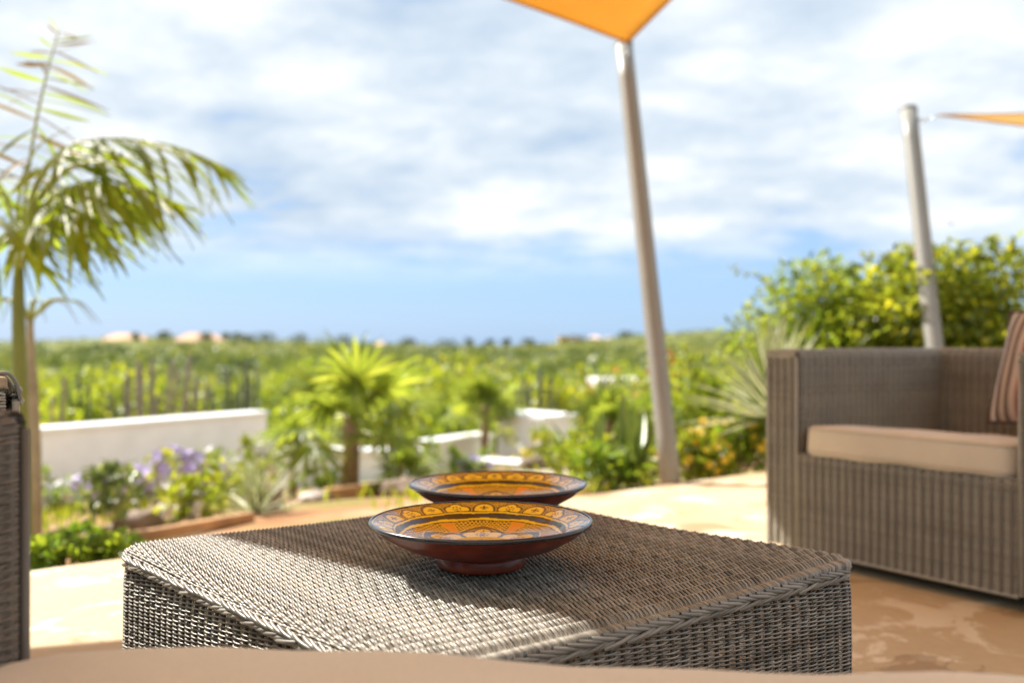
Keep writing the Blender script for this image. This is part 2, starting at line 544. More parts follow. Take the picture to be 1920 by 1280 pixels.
def gz(x, y):
    x = np.asarray(x, float)
    y = np.asarray(y, float)
    t = V2[0] * (x - E0[0]) + V2[1] * (y - E0[1])
    near = np.where(t < 0, -0.06, -0.06 - 0.125 * np.minimum(t, 9.5)) + 0.02 * np.sin(x * 2.1 + 1) * np.sin(y * 1.7) * np.clip(t, 0, 1)
    r = np.hypot(x, y)
    az = np.arctan2(x, np.maximum(y, 1e-6))
    az = np.where(y <= 0, np.sign(x) * PI / 2, az)
    pxx = 960 + FPX * np.tan(np.clip(az, -1.2, 1.2))
    ridge = HC + (640 - np.interp(pxx, SKYLINE[:, 0], SKYLINE[:, 1])) / FPX * RIDGE_Y
    d = np.where(y > 0, np.maximum(y, r * 0.55), r * 0.55)
    far = np.interp(d, [0, 16, 25, 60, 110, 160, 220], [-1.25, -1.28, -1.40, -2.5, -3.7, -3.7, -2.3])
    k = np.clip((d - 220) / 80, 0, 1)
    k = k * k * (3 - 2 * k)
    far = far * (1 - k) + ridge * k
    far = far - np.clip(d - 310, 0, 1e9) * 0.03
    far = far + 0.25 * np.sin(x * 0.13 + 2) * np.sin(y * 0.11) * np.clip((d - 25) / 40, 0, 1) * (1 - k)
    w = np.clip((r - 11) / 9, 0, 1)
    w = w * w * (3 - 2 * w)
    return near * (1 - w) + far * w


def G(x, y):
    return float(gz(np.array([x]), np.array([y]))[0])


def at(pxl, pyl, z):
    """world point that the photo's pixel shows at distance z"""
    return np.array([(pxl - 960) / FPX * z, z, HC - (pyl - 640) / FPX * z])


def on_ground(pxl, z):
    x = (pxl - 960) / FPX * z
    return np.array([x, z, G(x, z)])


naz, rad = 300, np.concatenate([[0.3], np.geomspace(0.8, 1500, 130)])
aa = np.arange(naz) / naz * 2 * PI
GX = rad[:, None] * np.sin(aa)
GY = rad[:, None] * np.cos(aa)
GZ = gz(GX, GY)
b = MB()
tt = np.clip((np.hypot(GX, GY) - 13) / 8, 0, 1)
b.grid(np.stack([GX, GY, GZ], -1)[:, ::-1], tt[:, ::-1].reshape(-1), wrap=True)
struct(b.build('terrain', 'terrain_ground'))

# patio slab with a separate edging course along the garden
def slab(name, t0, t1, s0, s1, z0, z1, mat):
    c2 = E0 + U2 * (s0 + s1) / 2 + V2 * (t0 + t1) / 2
    b = MB()
    b.box((0, 0, (z0 + z1) / 2), (s1 - s0, t1 - t0, z1 - z0))
    o = b.build(name, mat, None, False, bevel=0.006)
    o.location = (c2[0], c2[1], 0)
    o.rotation_euler = (0, 0, math.atan2(U2[1], U2[0]))
    return struct(o)


slab('patio', -16, -0.308, -9, 16, -0.14, 0.0, 'patio_concrete')
slab('patio_edging', -0.30, 0.0, -9, 16, -0.14, -0.003, 'patio_concrete')


# ------------------------------------------------------------------ weaving
def weave(b, bs, fn, S_, T_, ps, pt, amp, ra, rb, nsub=4, sides=5, edge=False, rs=0.005, ssides=6, stake_sub=0.03, roll=0.0, sink=0.0, tv=0.5):
    """strands run along s over and under stakes that run along t; b gets the strands, bs the stakes"""
    nt_ = max(2, int(round(T_ / pt)))
    nk = max(2, int(round(S_ / ps)))
    npt = nk * nsub + 1
    s = np.linspace(0, S_, npt)
    t = (np.arange(nt_) + 0.5) / nt_ * T_
    j = np.arange(nt_)
    ph = PI * (s[None, :] / S_ * nk - 0.5) + PI * j[:, None]
    off = np.cos(ph)
    off = np.sign(off) * np.abs(off) ** 0.8
    if edge:
        e = (s < 0.8 * S_ / nk) | (s > S_ - 0.8 * S_ / nk)
        off = np.where(e[None, :], np.abs(off), off)
    off = off * amp * (1 + 0.18 * rng.standard_normal((nt_, 1))) - roll * np.cos(2 * PI * s[None, :] / S_ * nk)
    jit = (rng.standard_normal((nt_, 1)) * 0.06 + 0.06 * np.sin(s[None, :] * 9 + rng.uniform(0, 6, (nt_, 1)))) * pt
    ss = np.broadcast_to(s[None, :], (nt_, npt))
    tt_ = np.clip(t[:, None] + jit, 0, T_)
    P, N = fn(ss, tt_)
    b.tubes(P + N * off[..., None], N, ra, rb, sides, 0.5 + tv * rng.uniform(-1, 1, nt_))
    sk = (np.arange(nk) + 0.5) / nk * S_
    m_ = max(2, int(T_ / stake_sub) + 1)
    tk = np.linspace(0, T_, m_)
    P, N = fn(np.broadcast_to(sk[:, None], (nk, m_)), np.broadcast_to(tk[None], (nk, m_)))
    P = P - N * sink
    bs.tubes(P, N, rs, rs * 1.1, ssides, rng.uniform(0, 0.3, nk))


def path_fn(pts, O, E):
    """profile polyline pts (k,3) from origin O, swept along unit E; t is arc length, s the sweep"""
    pts = np.asarray(pts, float)
    d = np.concatenate([[0], np.cumsum(np.linalg.norm(np.diff(pts, axis=0), axis=1))])
    E = np.asarray(E, float)
    tg = unit(np.gradient(pts, d, axis=0))
    nr = unit(np.cross(E, tg))

    def fn(s, t):
        p = np.stack([np.interp(t, d, pts[:, i]) for i in range(3)], -1)
        nn = unit(np.stack([np.interp(t, d, nr[:, i]) for i in range(3)], -1))
        return np.asarray(O) + p + s[..., None] * E, nn
    return fn, d[-1]


def rounded(pts, r, k=5):
    """polyline with its inner corners rounded"""
    pts = [np.asarray(p, float) for p in pts]
    out_ = [pts[0]]
    for a, p, c in zip(pts[:-2], pts[1:-1], pts[2:]):
        u, v = unit(a - p), unit(c - p)
        rr = min(r, np.linalg.norm(a - p) * 0.49, np.linalg.norm(c - p) * 0.49)
        for q in np.linspace(0, 1, k):
            A = p + u * rr * (1 - q)
            B = p + v * rr * q
            out_.append(A * (1 - q) + B * q)
    out_.append(pts[-1])
    res = [out_[0]]
    for a, c in zip(out_[:-1], out_[1:]):
        L = np.linalg.norm(c - a)
        m_ = max(1, int(L / 0.05))
        for q in range(1, m_ + 1):
            res.append(a + (c - a) * q / m_)
    return np.array(res)


def braid(b, p0, p1, nrm, up, pitch=0.020, length=0.052, r=0.0028, spread=0.011, lift=0.004):
    """herringbone border: two rows of short strands slanting into one another"""
    p0, p1 = np.asarray(p0, float), np.asarray(p1, float)
    L = np.linalg.norm(p1 - p0)
    d = (p1 - p0) / L
    k = int(L / pitch)
    u = (np.arange(k) + 0.5) / k * L
    q = np.linspace(-0.5, 0.5, 7)
    nrm, up = unit(nrm), unit(up)
    for sgn in (1, -1):
        along = u[:, None] + q[None, :] * length
        along = np.clip(along, 0.0, L)
        vert = sgn * (spread * 0.55 + q[None, :] * spread * -1.25) * np.ones_like(along) 
        out_ = lift * np.cos(q * PI)[None, :] * np.ones_like(along) + 0.0012 * rng.standard_normal((k, 1))
        P = p0 + along[..., None] * d + vert[..., None] * up + out_[..., None] * nrm
        b.tubes(P, nrm, r, r, 6, rng.uniform(0.0, 0.6, k))


# ------------------------------------------------------------------ wicker coffee table
TW, TH, TR = 0.856, 0.387, 0.026
table = thing('wicker_table', 'low square grey wicker table holding two painted dishes', 'table', (-0.056, 1.622, 0), math.atan2(0.651, 0.759))


def top_fn(s, t):
    # t across x (strand index), s along y
    ext = TR * PI / 2 * 0.86
    half = TW / 2 - TR
    x = t - (half + ext)
    y = s - (half + ext)
    qx, qy = np.clip(x, -half, half), np.clip(y, -half, half)
    dx, dy = x - qx, y - qy
    ln = np.hypot(dx, dy) + 1e-9
    mx = np.maximum(np.abs(dx), np.abs(dy))
    th = mx / TR
    hx, hy = dx / ln, dy / ln
    sag = 0.004 * np.cos(x / TW * 6.1) * np.cos(y / TW * 6.1)
    P = np.stack([qx + hx * TR * np.sin(th), qy + hy * TR * np.sin(th), TH - 0.0065 - TR * (1 - np.cos(th)) - 0.004 + sag], -1)
    N = unit(np.stack([hx * np.sin(th), hy * np.sin(th), np.cos(th)], -1))
    return P, N


ext2 = 2 * (TW / 2 - TR + TR * PI / 2 * 0.86)
b, bs = MB(), MB()
weave(b, bs, top_fn, ext2, ext2, 0.0238, 0.00395, 0.0010, 0.0016, 0.00195, 4, 5, edge=True, rs=0.0030, roll=0.0029, sink=0.0035)
stuff(b.build('top_weave', 'wicker_grey', table))
stuff(bs.build('top_stakes', 'wicker_gap_shade', table))

# sides: one strand course after another round the four faces
CR_ = 0.030
hw = TW / 2 - 0.002


def ring_fn(s, t):
    st = 2 * (hw - CR_)
    arc = CR_ * PI / 2
    seg = st + arc
    k = np.floor(s / seg).astype(int) % 4
    u = s - np.floor(s / seg) * seg
    lin = u < st
    a = np.clip((u - st) / CR_, 0, PI / 2)
    x = np.where(lin, -(hw - CR_) + u, (hw - CR_) + CR_ * np.sin(a))
    y = np.where(lin, -hw, -(hw - CR_) - CR_ * np.cos(a))
    nx = np.where(lin, 0, np.sin(a))
    ny = np.where(lin, -1.0, -np.cos(a))
    ca, sa = np.cos(k * PI / 2), np.sin(k * PI / 2)
    bulge = -0.010 * np.clip((t - 0.30) / 0.06, 0, 1) + 0.004 * np.sin(t * 9)
    X, Y = x * ca - y * sa, x * sa + y * ca
    NX, NY = nx * ca - ny * sa, nx * sa + ny * ca
    P = np.stack([X + NX * bulge * 0.5, Y + NY * bulge * 0.5, 0.022 + t], -1)
    return P, np.stack([NX, NY, np.zeros_like(NX)], -1)


per = 4 * (2 * (hw - CR_) + CR_ * PI / 2)
b, bs = MB(), MB()
weave(b, bs, ring_fn, per, TH - 0.022 - 0.034, 0.0228, 0.00295, 0.0026, 0.00125, 0.00135, 4, 4, rs=0.0030)
stuff(b.build('side_weave', 'wicker_grey', table))
stuff(bs.build('side_stakes', 'wicker_gap_shade', table))
for k in range(4):
    a = k * PI / 2
    M = np.array([(math.cos(a), -math.sin(a), 0), (math.sin(a), math.cos(a), 0), (0, 0, 1)])
    p0, p1 = M @ (-hw + 0.026, -hw - 0.001, TH - 0.029), M @ (hw - 0.026, -hw - 0.001, TH - 0.029)
    b = MB()
    braid(b, p0, p1, M @ (0, -1, 0), (0, 0, 1), spread=0.0070)
    stuff(b.build('edge_braid', 'wicker_grey', table))
    c = M @ (hw - 0.035, hw - 0.035, 0)
    b = MB()
    b.box((c[0], c[1], 0.196), (0.03, 0.03, 0.335))
    b.build('corner_post', 'dark_metal', table, False)
    b = MB()
    b.box((c[0], c[1], 0.011), (0.034, 0.034, 0.022))
    b.build('foot', 'foot_cream', table, False, bevel=0.003)
    r0, r1 = M @ (-hw + 0.055, -hw + 0.035, 0.345), M @ (hw - 0.055, -hw + 0.035, 0.345)
    b = MB()
    b.tube([r0, r1], 0.010, 6)
    b.build('top_rail', 'dark_metal', table)
for sg in (1, -1):
    b = MB()
    b.tube([(-hw + 0.07, sg * (-hw + 0.07), 0.325 - 0.012 * (sg > 0)), (hw - 0.07, sg * (hw - 0.07), 0.325 - 0.012 * (sg > 0))], 0.011, 6)
    b.build('brace', 'dark_metal', table)


# ------------------------------------------------------------------ painted dishes
def dish_paint(r, a):
    """decoration of the dish: r in metres, a in radians -> linear colours"""
    Y1, Y2, OR, DK = np.array((0.92, 0.56, 0.016)), np.array((0.86, 0.46, 0.014)), np.array((0.76, 0.24, 0.014)), np.array((0.042, 0.018, 0.010))
    col = np.broadcast_to(Y1, r.shape + (3,)).copy()

    def put(mask, c):
        col[mask] = c

    def dots(x, y, pitch, rad_):
        row = np.floor(y / (pitch * 0.866) + 0.5)
        xs = x / pitch + 0.5 * (row % 2)
        dx = (xs - np.floor(xs + 0.5)) * pitch
        dy = y - row * pitch * 0.866
        return np.hypot(dx, dy) < rad_
    # --- rim
    nA = 20
    u = a / (2 * PI) * nA
    ki = np.floor(u + 0.5)
    al = (u - ki)
    X = al * 2 * PI * 0.146 / nA
    Yr = r - 0.1325
    rim = r > 0.131
    round_ = (ki % 2) == 0
    e = np.sqrt((X / 0.0172) ** 2 + (np.maximum(Yr, 0) / 0.0205) ** 2)
    sd_r = (e - 1) * 0.0172
    sd_t = np.minimum(np.hypot(X, Yr - 0.0115) - 0.0088, np.minimum(np.hypot(X - 0.0105, Yr - 0.0045) - 0.0088, np.hypot(X + 0.0105, Yr - 0.0045) - 0.0088))
    sd = np.where(round_, sd_r, sd_t)
    put(rim, Y2)
    put(rim & (sd > 0.0068) & dots(X + 0.0007, Yr, 0.0040, 0.00155), DK)
    put(rim & (sd > 0.0058) & (sd < 0.0068), DK)
    put(rim & (sd < 0.0046), DK)
    put(rim & (sd < 0), Y1)
    # motifs inside the arches
    stem_ = (np.abs(X) < 0.0008) & (Yr > 0.003) & (Yr < 0.016)
    lf = ((np.abs(X) - 0.0052) / 0.0026) ** 2 + ((Yr - 0.0085) / 0.0015) ** 2 < 1
    cv = np.abs(np.abs(X) - 0.0016 - 9.0 * (Yr - 0.0095) ** 2 * 6) < 0.0006
    put(rim & round_ & (stem_ | lf | (cv & (Yr > 0.003) & (Yr < 0.013))), DK)
    th = np.arctan2(Yr - 0.007, X)
    rr = np.hypot(X, Yr - 0.007)
    fl = (np.abs(rr - 0.0062) < 0.0015) & (np.cos(th * 7) > 0.1)
    put(rim & ~round_ & (sd < -0.0008) & fl, DK * 1.4)
    put(rim & ~round_ & (rr < 0.0022), np.array((0.30, 0.07, 0.02)))
    # borders
    put((r > 0.1575) & (r < 0.1590), DK)
    put((r >= 0.1590) & (r < 0.1604), Y2)
    put(r >= 0.1604, DK * 0.8)
    put((r > 0.1295) & (r < 0.1318), DK)
    put((r > 0.1268) & (r <= 0.1295), Y1)
    put((r > 0.1205) & (r <= 0.1268), DK * 0.7)
    put((r > 0.1170) & (r <= 0.1205), Y1)
    put((r > 0.1155) & (r <= 0.1170), DK)
    # --- well
    nB = 6
    w = r <= 0.1155
    v = a / (2 * PI) * nB
    kj = np.floor(v + 0.5)
    be = (v - kj) * 2 * PI / nB
    x, y = r * np.sin(be), r * np.cos(be)
    put(w, Y2)
    put(w & dots(x, y, 0.0062, 0.00235), DK * 1.3)
    # orange darts between the medallions
    bd = (np.abs(v - kj) - 0.5) * 2 * PI / nB
    xd, yd = np.abs(r * np.sin(bd)), r * np.cos(bd)
    dart = xd * 2.3 - (yd - 0.062) * (yd > 0.062) * 0.55 - 0.004
    inside = (dart < 0) & (yd > 0.055)
    put(w & inside, DK)
    put(w & inside & (dart < -0.0026), Y1)
    put(w & inside & (dart < -0.0045), OR)
    # big pointed arch with hatching and a lobed medallion
    ogee = np.hypot(np.abs(x) + 0.016, y - 0.048) - 0.0535
    put(w & (ogee < 0.0028), Y1)
    put(w & (ogee < 0.0012), DK)
    hatch = (np.sin(np.arctan2(x, y - 0.048) * 60) > 0.1)
    put(w & (ogee < -0.0045) & (ogee > -0.0105) & hatch & (np.abs(x) > 0.006), Y1)
    lob = np.minimum(np.hypot(x, y - 0.076) - 0.0125, np.hypot(np.abs(x) - 0.017, y - 0.060) - 0.0125)
    lob = np.minimum(lob, np.hypot(np.abs(x) - 0.010, y - 0.043) - 0.0145)
    put(w & (lob < 0.0042), DK)
    put(w & (lob < 0), Y1)
    th = np.arctan2(y - 0.062, x)
    rr = np.hypot(x, y - 0.062)
    fl = (np.abs(rr - 0.0095) < 0.0021) & (np.cos(th * 10) > 0.0)
    put(w & (lob < -0.001) & fl, DK * 1.4)
    put(w & (rr < 0.0055), DK * 1.4)
    put(w & (rr < 0.0042), np.array((0.42, 0.10, 0.02)))
    put(w & (lob < -0.001) & (np.abs(x + 0.1 * (y - 0.07)) < 0.0009) & (y > 0.072), DK)
    # centre rosette
    put(w & (r < 0.026), DK)
    put(w & (r < 0.0235) & (r < 0.015 + 0.007 * np.cos(a * 8)), Y1)
    put(w & (r < 0.006), OR)
    return col


dish_group = 'painted dishes on the wicker table'


def make_dish(loc, rz, label):
    d = thing('painted_dish', label, 'dish', loc, rz, dish_group)
    outer = rounded([(0.0, 0.004), (0.056, 0.004), (0.059, 0.0), (0.0655, 0.0), (0.0645, 0.012), (0.0625, 0.018), (0.082, 0.0215), (0.116, 0.0325), (0.144, 0.0480), (0.1570, 0.0590), (0.1612, 0.0625)], 0.004, 4)
    b = MB()
    b.lathe(outer[:, [0, 1]] if outer.shape[1] == 2 else outer, 160)
    b.build('body', 'redware', d)
    aa_ = np.linspace(-PI / 2, PI * 0.62, 12)
    edge = np.stack([0.1625 + 0.0036 * np.cos(aa_), 0.0660 + 0.0037 * np.sin(aa_)], 1)
    edge = np.concatenate([[(0.1605, 0.0618)], edge])
    b = MB()
    b.lathe(edge, 160)
    b.build('rim', 'rim_glaze', d)
    rr = np.concatenate([np.linspace(0.0005, 0.115, 105), np.linspace(0.1157, 0.1615, 62)])
    prof_r = np.array([0, 0.05, 0.085, 0.105, 0.116, 0.121, 0.1255, 0.129, 0.145, 0.1615])
    prof_z = np.array([0.0270, 0.0280, 0.0315, 0.0365, 0.0410, 0.0445, 0.0500, 0.0528, 0.0588, 0.0640]) + 0.0043
    zz_ = np.interp(rr, prof_r, prof_z)
    for _ in range(3):
        zz_[1:-1] = (zz_[:-2] + 2 * zz_[1:-1] + zz_[2:]) / 4
    ns = 840
    an = np.arange(ns) / ns * 2 * PI
    V = np.stack([rr[:, None] * np.cos(an), rr[:, None] * np.sin(an), np.repeat(zz_[:, None], ns, 1)], -1)
    b = MB()
    b.grid(V, 0.5, wrap=True)
    Rr = np.repeat(rr[:, None], ns, 1)
    Aa = np.repeat(an[None], len(rr), 0)
    wob = 0.010 * np.sin(Aa * 7 + 1) + 0.006 * np.sin(Aa * 13)
    paint = dish_paint(Rr + 0.0006 * np.sin(Aa * 11 + Rr * 300), Aa + wob * 0.6).reshape(-1, 3)
    b.build('painted_glaze', 'painted_glaze', d, paint=paint)
    return d


dish = make_dish((-0.046, 1.480, TH + 0.001), R(90), 'front dish in yellow and brown glaze, nearest the camera')
d2 = copy_tree(dish)
d2.location = (-0.026, 1.862, TH + 0.001)
d2.rotation_euler = (0, 0, R(94))
d2['label'] = 'second yellow and brown glazed dish, standing behind the front dish'


# ------------------------------------------------------------------ wicker seats
def soft_box(w, d, h, crown=0.012, r=0.035, nx=40, ny=30, p=9.0):
    """cushion: rounded box with gently domed faces, as one closed grid"""
    q = np.linspace(0, 1, nx)
    # superellipse cross-sections stacked through the height
    V = []
    zs = np.concatenate([np.linspace(-PI / 2, -0.25, 10), np.linspace(-0.2, 0.2, 3), np.linspace(0.25, PI / 2, 10)])
    m_ = 120
    an = np.arange(m_) / m_ * 2 * PI
    for ph in zs:
        k = abs(math.cos(ph)) ** 0.35
        inset = r * (1 - k)
        z = np.sign(math.sin(ph)) * abs(math.sin(ph)) ** 0.6 * h / 2
        ca, sa = np.cos(an), np.sin(an)
        rr = (np.abs(ca) ** p + np.abs(sa) ** p) ** (-1 / p)
        V.append(np.stack([ca * rr * (w / 2 - inset), sa * rr * (d / 2 - inset), np.full(m_, z)], 1))
    # close top and bottom with concentric rings
    top, bot = V[-1], V[0]
    tops = [np.stack([top[:, 0] * f, top[:, 1] * f, top[:, 2] + crown * (1 - f * f)], 1) for f in (0.93, 0.8, 0.6, 0.35, 0.02)]
    bots = [np.stack([bot[:, 0] * f, bot[:, 1] * f, bot[:, 2]], 1) for f in (0.02, 0.5, 0.9)]
    return np.array(bots + V + tops)


def cushion(parent, w, d, h, loc, name='seat_cushion', crown=0.012, r=0.035):
    b = MB()
    pw = 9.0 if w < 1.2 else 22.0
    g = soft_box(w, d, h, crown, r, p=pw)
    x, y = g[..., 0], g[..., 1]
    g[..., 2] += 0.0035 * np.sin(x * 11 + 1) * np.sin(y * 9) + 0.002 * np.sin(x * 27 + y * 13)
    b.grid(g, 0.5, wrap=True)
    o = b.build(name, 'cushion_beige', parent)
    o.location = loc
    for zz_ in (0.72, -0.72):
        an = np.linspace(0, 2 * PI, 121)
        ca, sa = np.cos(an), np.sin(an)
        rr = (np.abs(ca) ** pw + np.abs(sa) ** pw) ** (-1 / pw)
        inset = r * (1 - (1 - abs(zz_) ** (2 / 0.6)) ** 0.175) - 0.0005
        P = np.stack([ca * rr * (w / 2 - inset), sa * rr * (d / 2 - inset), np.full(121, zz_ * h / 2)], 1)
        bb = MB()
        bb.tubes(P[None], np.array((0, 0, 1.0)), 0.0034, None, 6)
        bb.build('piping', 'cushion_piping', o)
    return o


def make_seat(name, label, cat, loc, rz, Wd, Dp, arm, hgt, deck, wick, ps, pt, nsub, cush, group=None, ct=0.098, amp=0.0030, ra=0.0020, rs=0.0055, cr=0.035, sink=0.0, braided=True):
    """tub seat of woven panels. local x along the front, y towards the back, origin under the middle of the front edge"""
    t = thing(name, label, cat, loc, rz, group)
    z0 = 0.045
    x0, x1 = -Wd / 2, Wd / 2
    in_ = 0.012

    def part(pn, fn, S_, T_):
        b, bs = MB(), MB()
        weave(b, bs, fn, S_, T_, ps, pt, amp, ra, ra * 1.15, nsub, 4, rs=rs, ssides=5, roll=0.0010, sink=0.001, tv=0.22)
        o = b.build(pn, wick, t)
        stuff(o)
        stuff(bs.build('stakes', 'wicker_shade_and_stakes', o))
        return o
    # arms: up the outside, over the top, down the inside
    for sx in (-1, 1):
        xo, xi = sx * Wd / 2, sx * (Wd / 2 - arm)
        prof = rounded([(xo, 0, z0), (xo, 0, hgt), (xi, 0, hgt), (xi, 0, deck - 0.02)], 0.024)
        if sx > 0:
            fn, T_ = path_fn(prof, (0, 0.016, 0), (0, 1, 0))
        else:
            fn, T_ = path_fn(prof, (0, Dp - 0.012, 0), (0, -1, 0))
        part('arm_panel', fn, Dp - 0.028, T_)
    # back
    prof = rounded([(0, Dp, z0), (0, Dp, hgt), (0, Dp - arm, hgt), (0, Dp - arm, deck - 0.02)], 0.024)
    fn, T_ = path_fn(prof, (x1 - 0.02, 0, 0), (-1, 0, 0))
    part('back_panel', fn, Wd - 0.04, T_)
    # front below the seat, and the two arm fronts
    fn, T_ = path_fn(rounded([(0, 0.03, deck), (0, 0, deck), (0, 0, z0)], 0.01), (x0 + arm + 0.002, 0, 0), (1, 0, 0))
    # normal must point outwards (-y)
    fn0 = fn
    part('front_panel', lambda s, q: (fn0(s, q)[0], fn0(s, q)[1]), Wd - 2 * arm - 0.004, T_)
    for sx in (-1, 1):
        xa = x0 if sx < 0 else x1 - arm
        fn2, T2 = path_fn(rounded([(0, 0.03, hgt - 0.004), (0, 0.0, hgt - 0.004), (0, 0, z0)], 0.016), (xa + 0.004, 0, 0), (1, 0, 0))
        part('arm_front', fn2, arm - 0.008, T2)
        b = MB()
        c0, c1 = (xa + 0.004, -0.002, hgt - 0.012), (xa + arm - 0.004, -0.002, hgt - 0.012)
        if braided:
            braid(b, c0, c1, (0, -1, 0), (0, 0, 1), 0.02, 0.05, 0.0032, 0.010)
        for xe in (xa + 0.003, xa + arm - 0.003):
            b.tube([(xe, 0.004, z0), (xe, 0.002, hgt - 0.02)], 0.0055, 6, 0.4)
        stuff(b.build('edge_braid', wick, t))
    b = MB()
    b.tube([(x0 + arm, 0.0, z0 - 0.003), (x1 - arm, 0.0, z0 - 0.003)], 0.006, 6)
    for sx in (-1, 1):
        b.tube([(sx * Wd / 2, 0, z0 - 0.003), (sx * Wd / 2, Dp, z0 - 0.003)], 0.006, 6)
    b.build('bottom_rail', wick, t)
    # dark inner frame behind the weave
    b = MB()
    for sx in (-1, 1):
        b.box((sx * (Wd / 2 - arm / 2), Dp / 2, (z0 + hgt) / 2), (arm - 2 * in_, Dp - 2 * in_, hgt - z0 - 2 * in_))
    b.box((0, Dp - arm / 2, (z0 + hgt) / 2 - 0.001), (Wd - 2 * arm + 0.02, arm - 2 * in_, hgt - z0 - 2 * in_ - 0.002))
    b.box((0, (Dp - arm) / 2 + 0.006, (z0 + deck - sink) / 2 - 0.006), (Wd - 2 * arm + 0.02, Dp - arm - 0.012, deck - sink - z0 - 0.012))
    b.build('inner_frame', 'wicker_core', t, False)
    for sx in (-1, 1):
        for yy in (0.06, Dp - 0.06):
            b = MB()
            b.box((sx * (Wd / 2 - 0.05), yy, 0.021), (0.045, 0.045, 0.042))
            b.build('leg', 'foot_cream', t, False, bevel=0.004)
    if cush:
        cu = cushion(t, Wd - 2 * arm - 0.002, Dp - arm - 0.002, ct, (0, (Dp - arm) / 2 - 0.012, deck + ct / 2 + 0.004 - sink / 2), r=cr, crown=0.012 if braided else 0.003)
        cu.rotation_euler = (-math.atan2(sink, Dp - arm), 0, 0)
    return t


eF = unit((0.554, -0.832))
FL = np.array([0.862, 3.37])
WC = 1.0
cpos = FL + eF * WC / 2
chair = make_seat('wicker_armchair', 'brown wicker armchair with beige seat cushion, right of the table', 'armchair', (cpos[0], cpos[1], 0),
                  math.atan2(eF[1], eF[0]), WC, 0.93, 0.128, 0.690, 0.350, 'wicker_taupe', 0.030, 0.0047, 3, True, 'wicker armchairs on the patio', sink=0.075, cr=0.028)

# second armchair at the left edge: only the front corner of one arm is in view
left = copy_tree(chair)
left['label'] = 'wicker armchair at the left edge, only its worn arm corner in view'
# local +x runs along the front, away from the eye; the near (local -x) corner sits at the picture's left edge
ang = math.atan2(0.77, -0.64)
fx = np.array([math.cos(ang), math.sin(ang)])
corner = np.array([-0.692, 1.395])
lp = corner + fx * WC / 2
left.location = (lp[0], lp[1], 0)
# front must face +u (towards the table): local -y = u
left.rotation_euler = (0, 0, math.atan2(fx[1], fx[0]))
left.scale = (1, 1, 0.95)

# worn top corner of that arm: bare tan frame board under loose strands
hb = 0.690
bd = MB()
bd.box((-WC / 2 + 0.058, 0.176, hb + 0.007), (0.104, 0.33, 0.019))
ob = bd.build('exposed_board', 'frame_tan', left, False, bevel=0.006)
ob['label'] = 'bare tan frame board showing where the strands have come off'
for k in range(5):
    q = np.linspace(0, 1, 26)
    th = np.clip((q - 0.62) / 0.38, 0, 1) * PI / 2
    ys = np.where(q < 0.62, 0.34 - (0.34 - 0.022) * q / 0.62, 0.022 - 0.026 * np.sin(th))
    zs = hb + 0.020 + 0.003 * np.sin(q * 11 + k * 2) - 0.040 * (1 - np.cos(th))
    xs = np.full(26, -WC / 2 + 0.004 + 0.021 * k) + 0.005 * np.sin(q * 7 + k)
    bl = MB()
    bl.tube(np.stack([xs, ys, zs], 1), 0.0028, 6, rng.uniform(0.1, 0.6))
    bl.build('loose_strand', 'wicker_grey', left)

# sofa that the picture is taken from: its left arm and front cushion edge are in view
sofa = make_seat('wicker_sofa', 'wicker sofa, weave coloured darker for shade, with beige cushion across the very bottom of the picture', 'sofa', (0.47, 0.855, 0), R(-5.0),
                 2.167, 1.25, 0.135, 0.655, 0.3065, 'wicker_shade_and_stakes', 0.024, 0.0046, 3, True, ct=0.120, amp=0.0015, ra=0.0022, rs=0.005, cr=0.036, braided=False)  # darker strand colour stands in for shade on the arm
# the seat is built with its front at local y=0 and its back at +y, so turn it to face the table
sofa.rotation_euler = (0, 0, PI + R(-7.0))

# throw pillow leaning in the corner of the right armchair
pil = thing('throw_pillow', 'striped throw pillow with grey middle leaning in the armchair', 'pillow')
N_ = 33
gu, gv = np.meshgrid(np.linspace(-1, 1, N_), np.linspace(-1, 1, N_))
hh = 0.075 * np.clip((1 - np.abs(gu) ** 2.6), 0, 1) ** 0.55 * np.clip((1 - np.abs(gv) ** 2.6), 0, 1) ** 0.55
hx = 0.200 * gu * (1 - 0.05 * (1 - gv ** 2))
hy = 0.200 * gv * (1 - 0.05 * (1 - gu ** 2))
for pn, sg in (('front_cover', 1), ('back_cover', -1)):
    b = MB()
    g_ = np.stack([hx, hy, sg * (hh + 0.004 * np.sin(gu * 9) * np.sin(gv * 7) * hh / 0.085)], -1)
    b.grid(g_ if sg > 0 else g_[:, ::-1], 0.5)
    b.build(pn, 'pillow_stripe', pil)
b = MB()
edge_ = np.concatenate([np.stack([hx[0], hy[0]], 1), np.stack([hx[1:, -1], hy[1:, -1]], 1), np.stack([hx[-1, -2::-1], hy[-1, -2::-1]], 1), np.stack([hx[-2::-1, 0], hy[-2::-1, 0]], 1)])
b.tube(np.column_stack([edge_, np.zeros(len(edge_))]), 0.006, 6, cap=False)
b.build('piping', 'stripe_dark', pil)
# pillow axes: its X along the chair back, leaning back
yb = np.array([-eF[1], eF[0]])                   # towards the chair back
pc = FL + eF * 0.635 + yb * 0.655
tilt = R(22)
ex = Vector((eF[0], eF[1], 0))
ey = (Vector((yb[0], yb[1], 0)) * math.sin(tilt) + Vector((0, 0, 1)) * math.cos(tilt)).normalized()
ez = ex.cross(ey)
Mx = Matrix((ex, ey, ez)).transposed().to_4x4()
Mx.translation = Vector((pc[0], pc[1], 0.450 + 0.200 * math.cos(tilt)))
pil.matrix_world = Mx


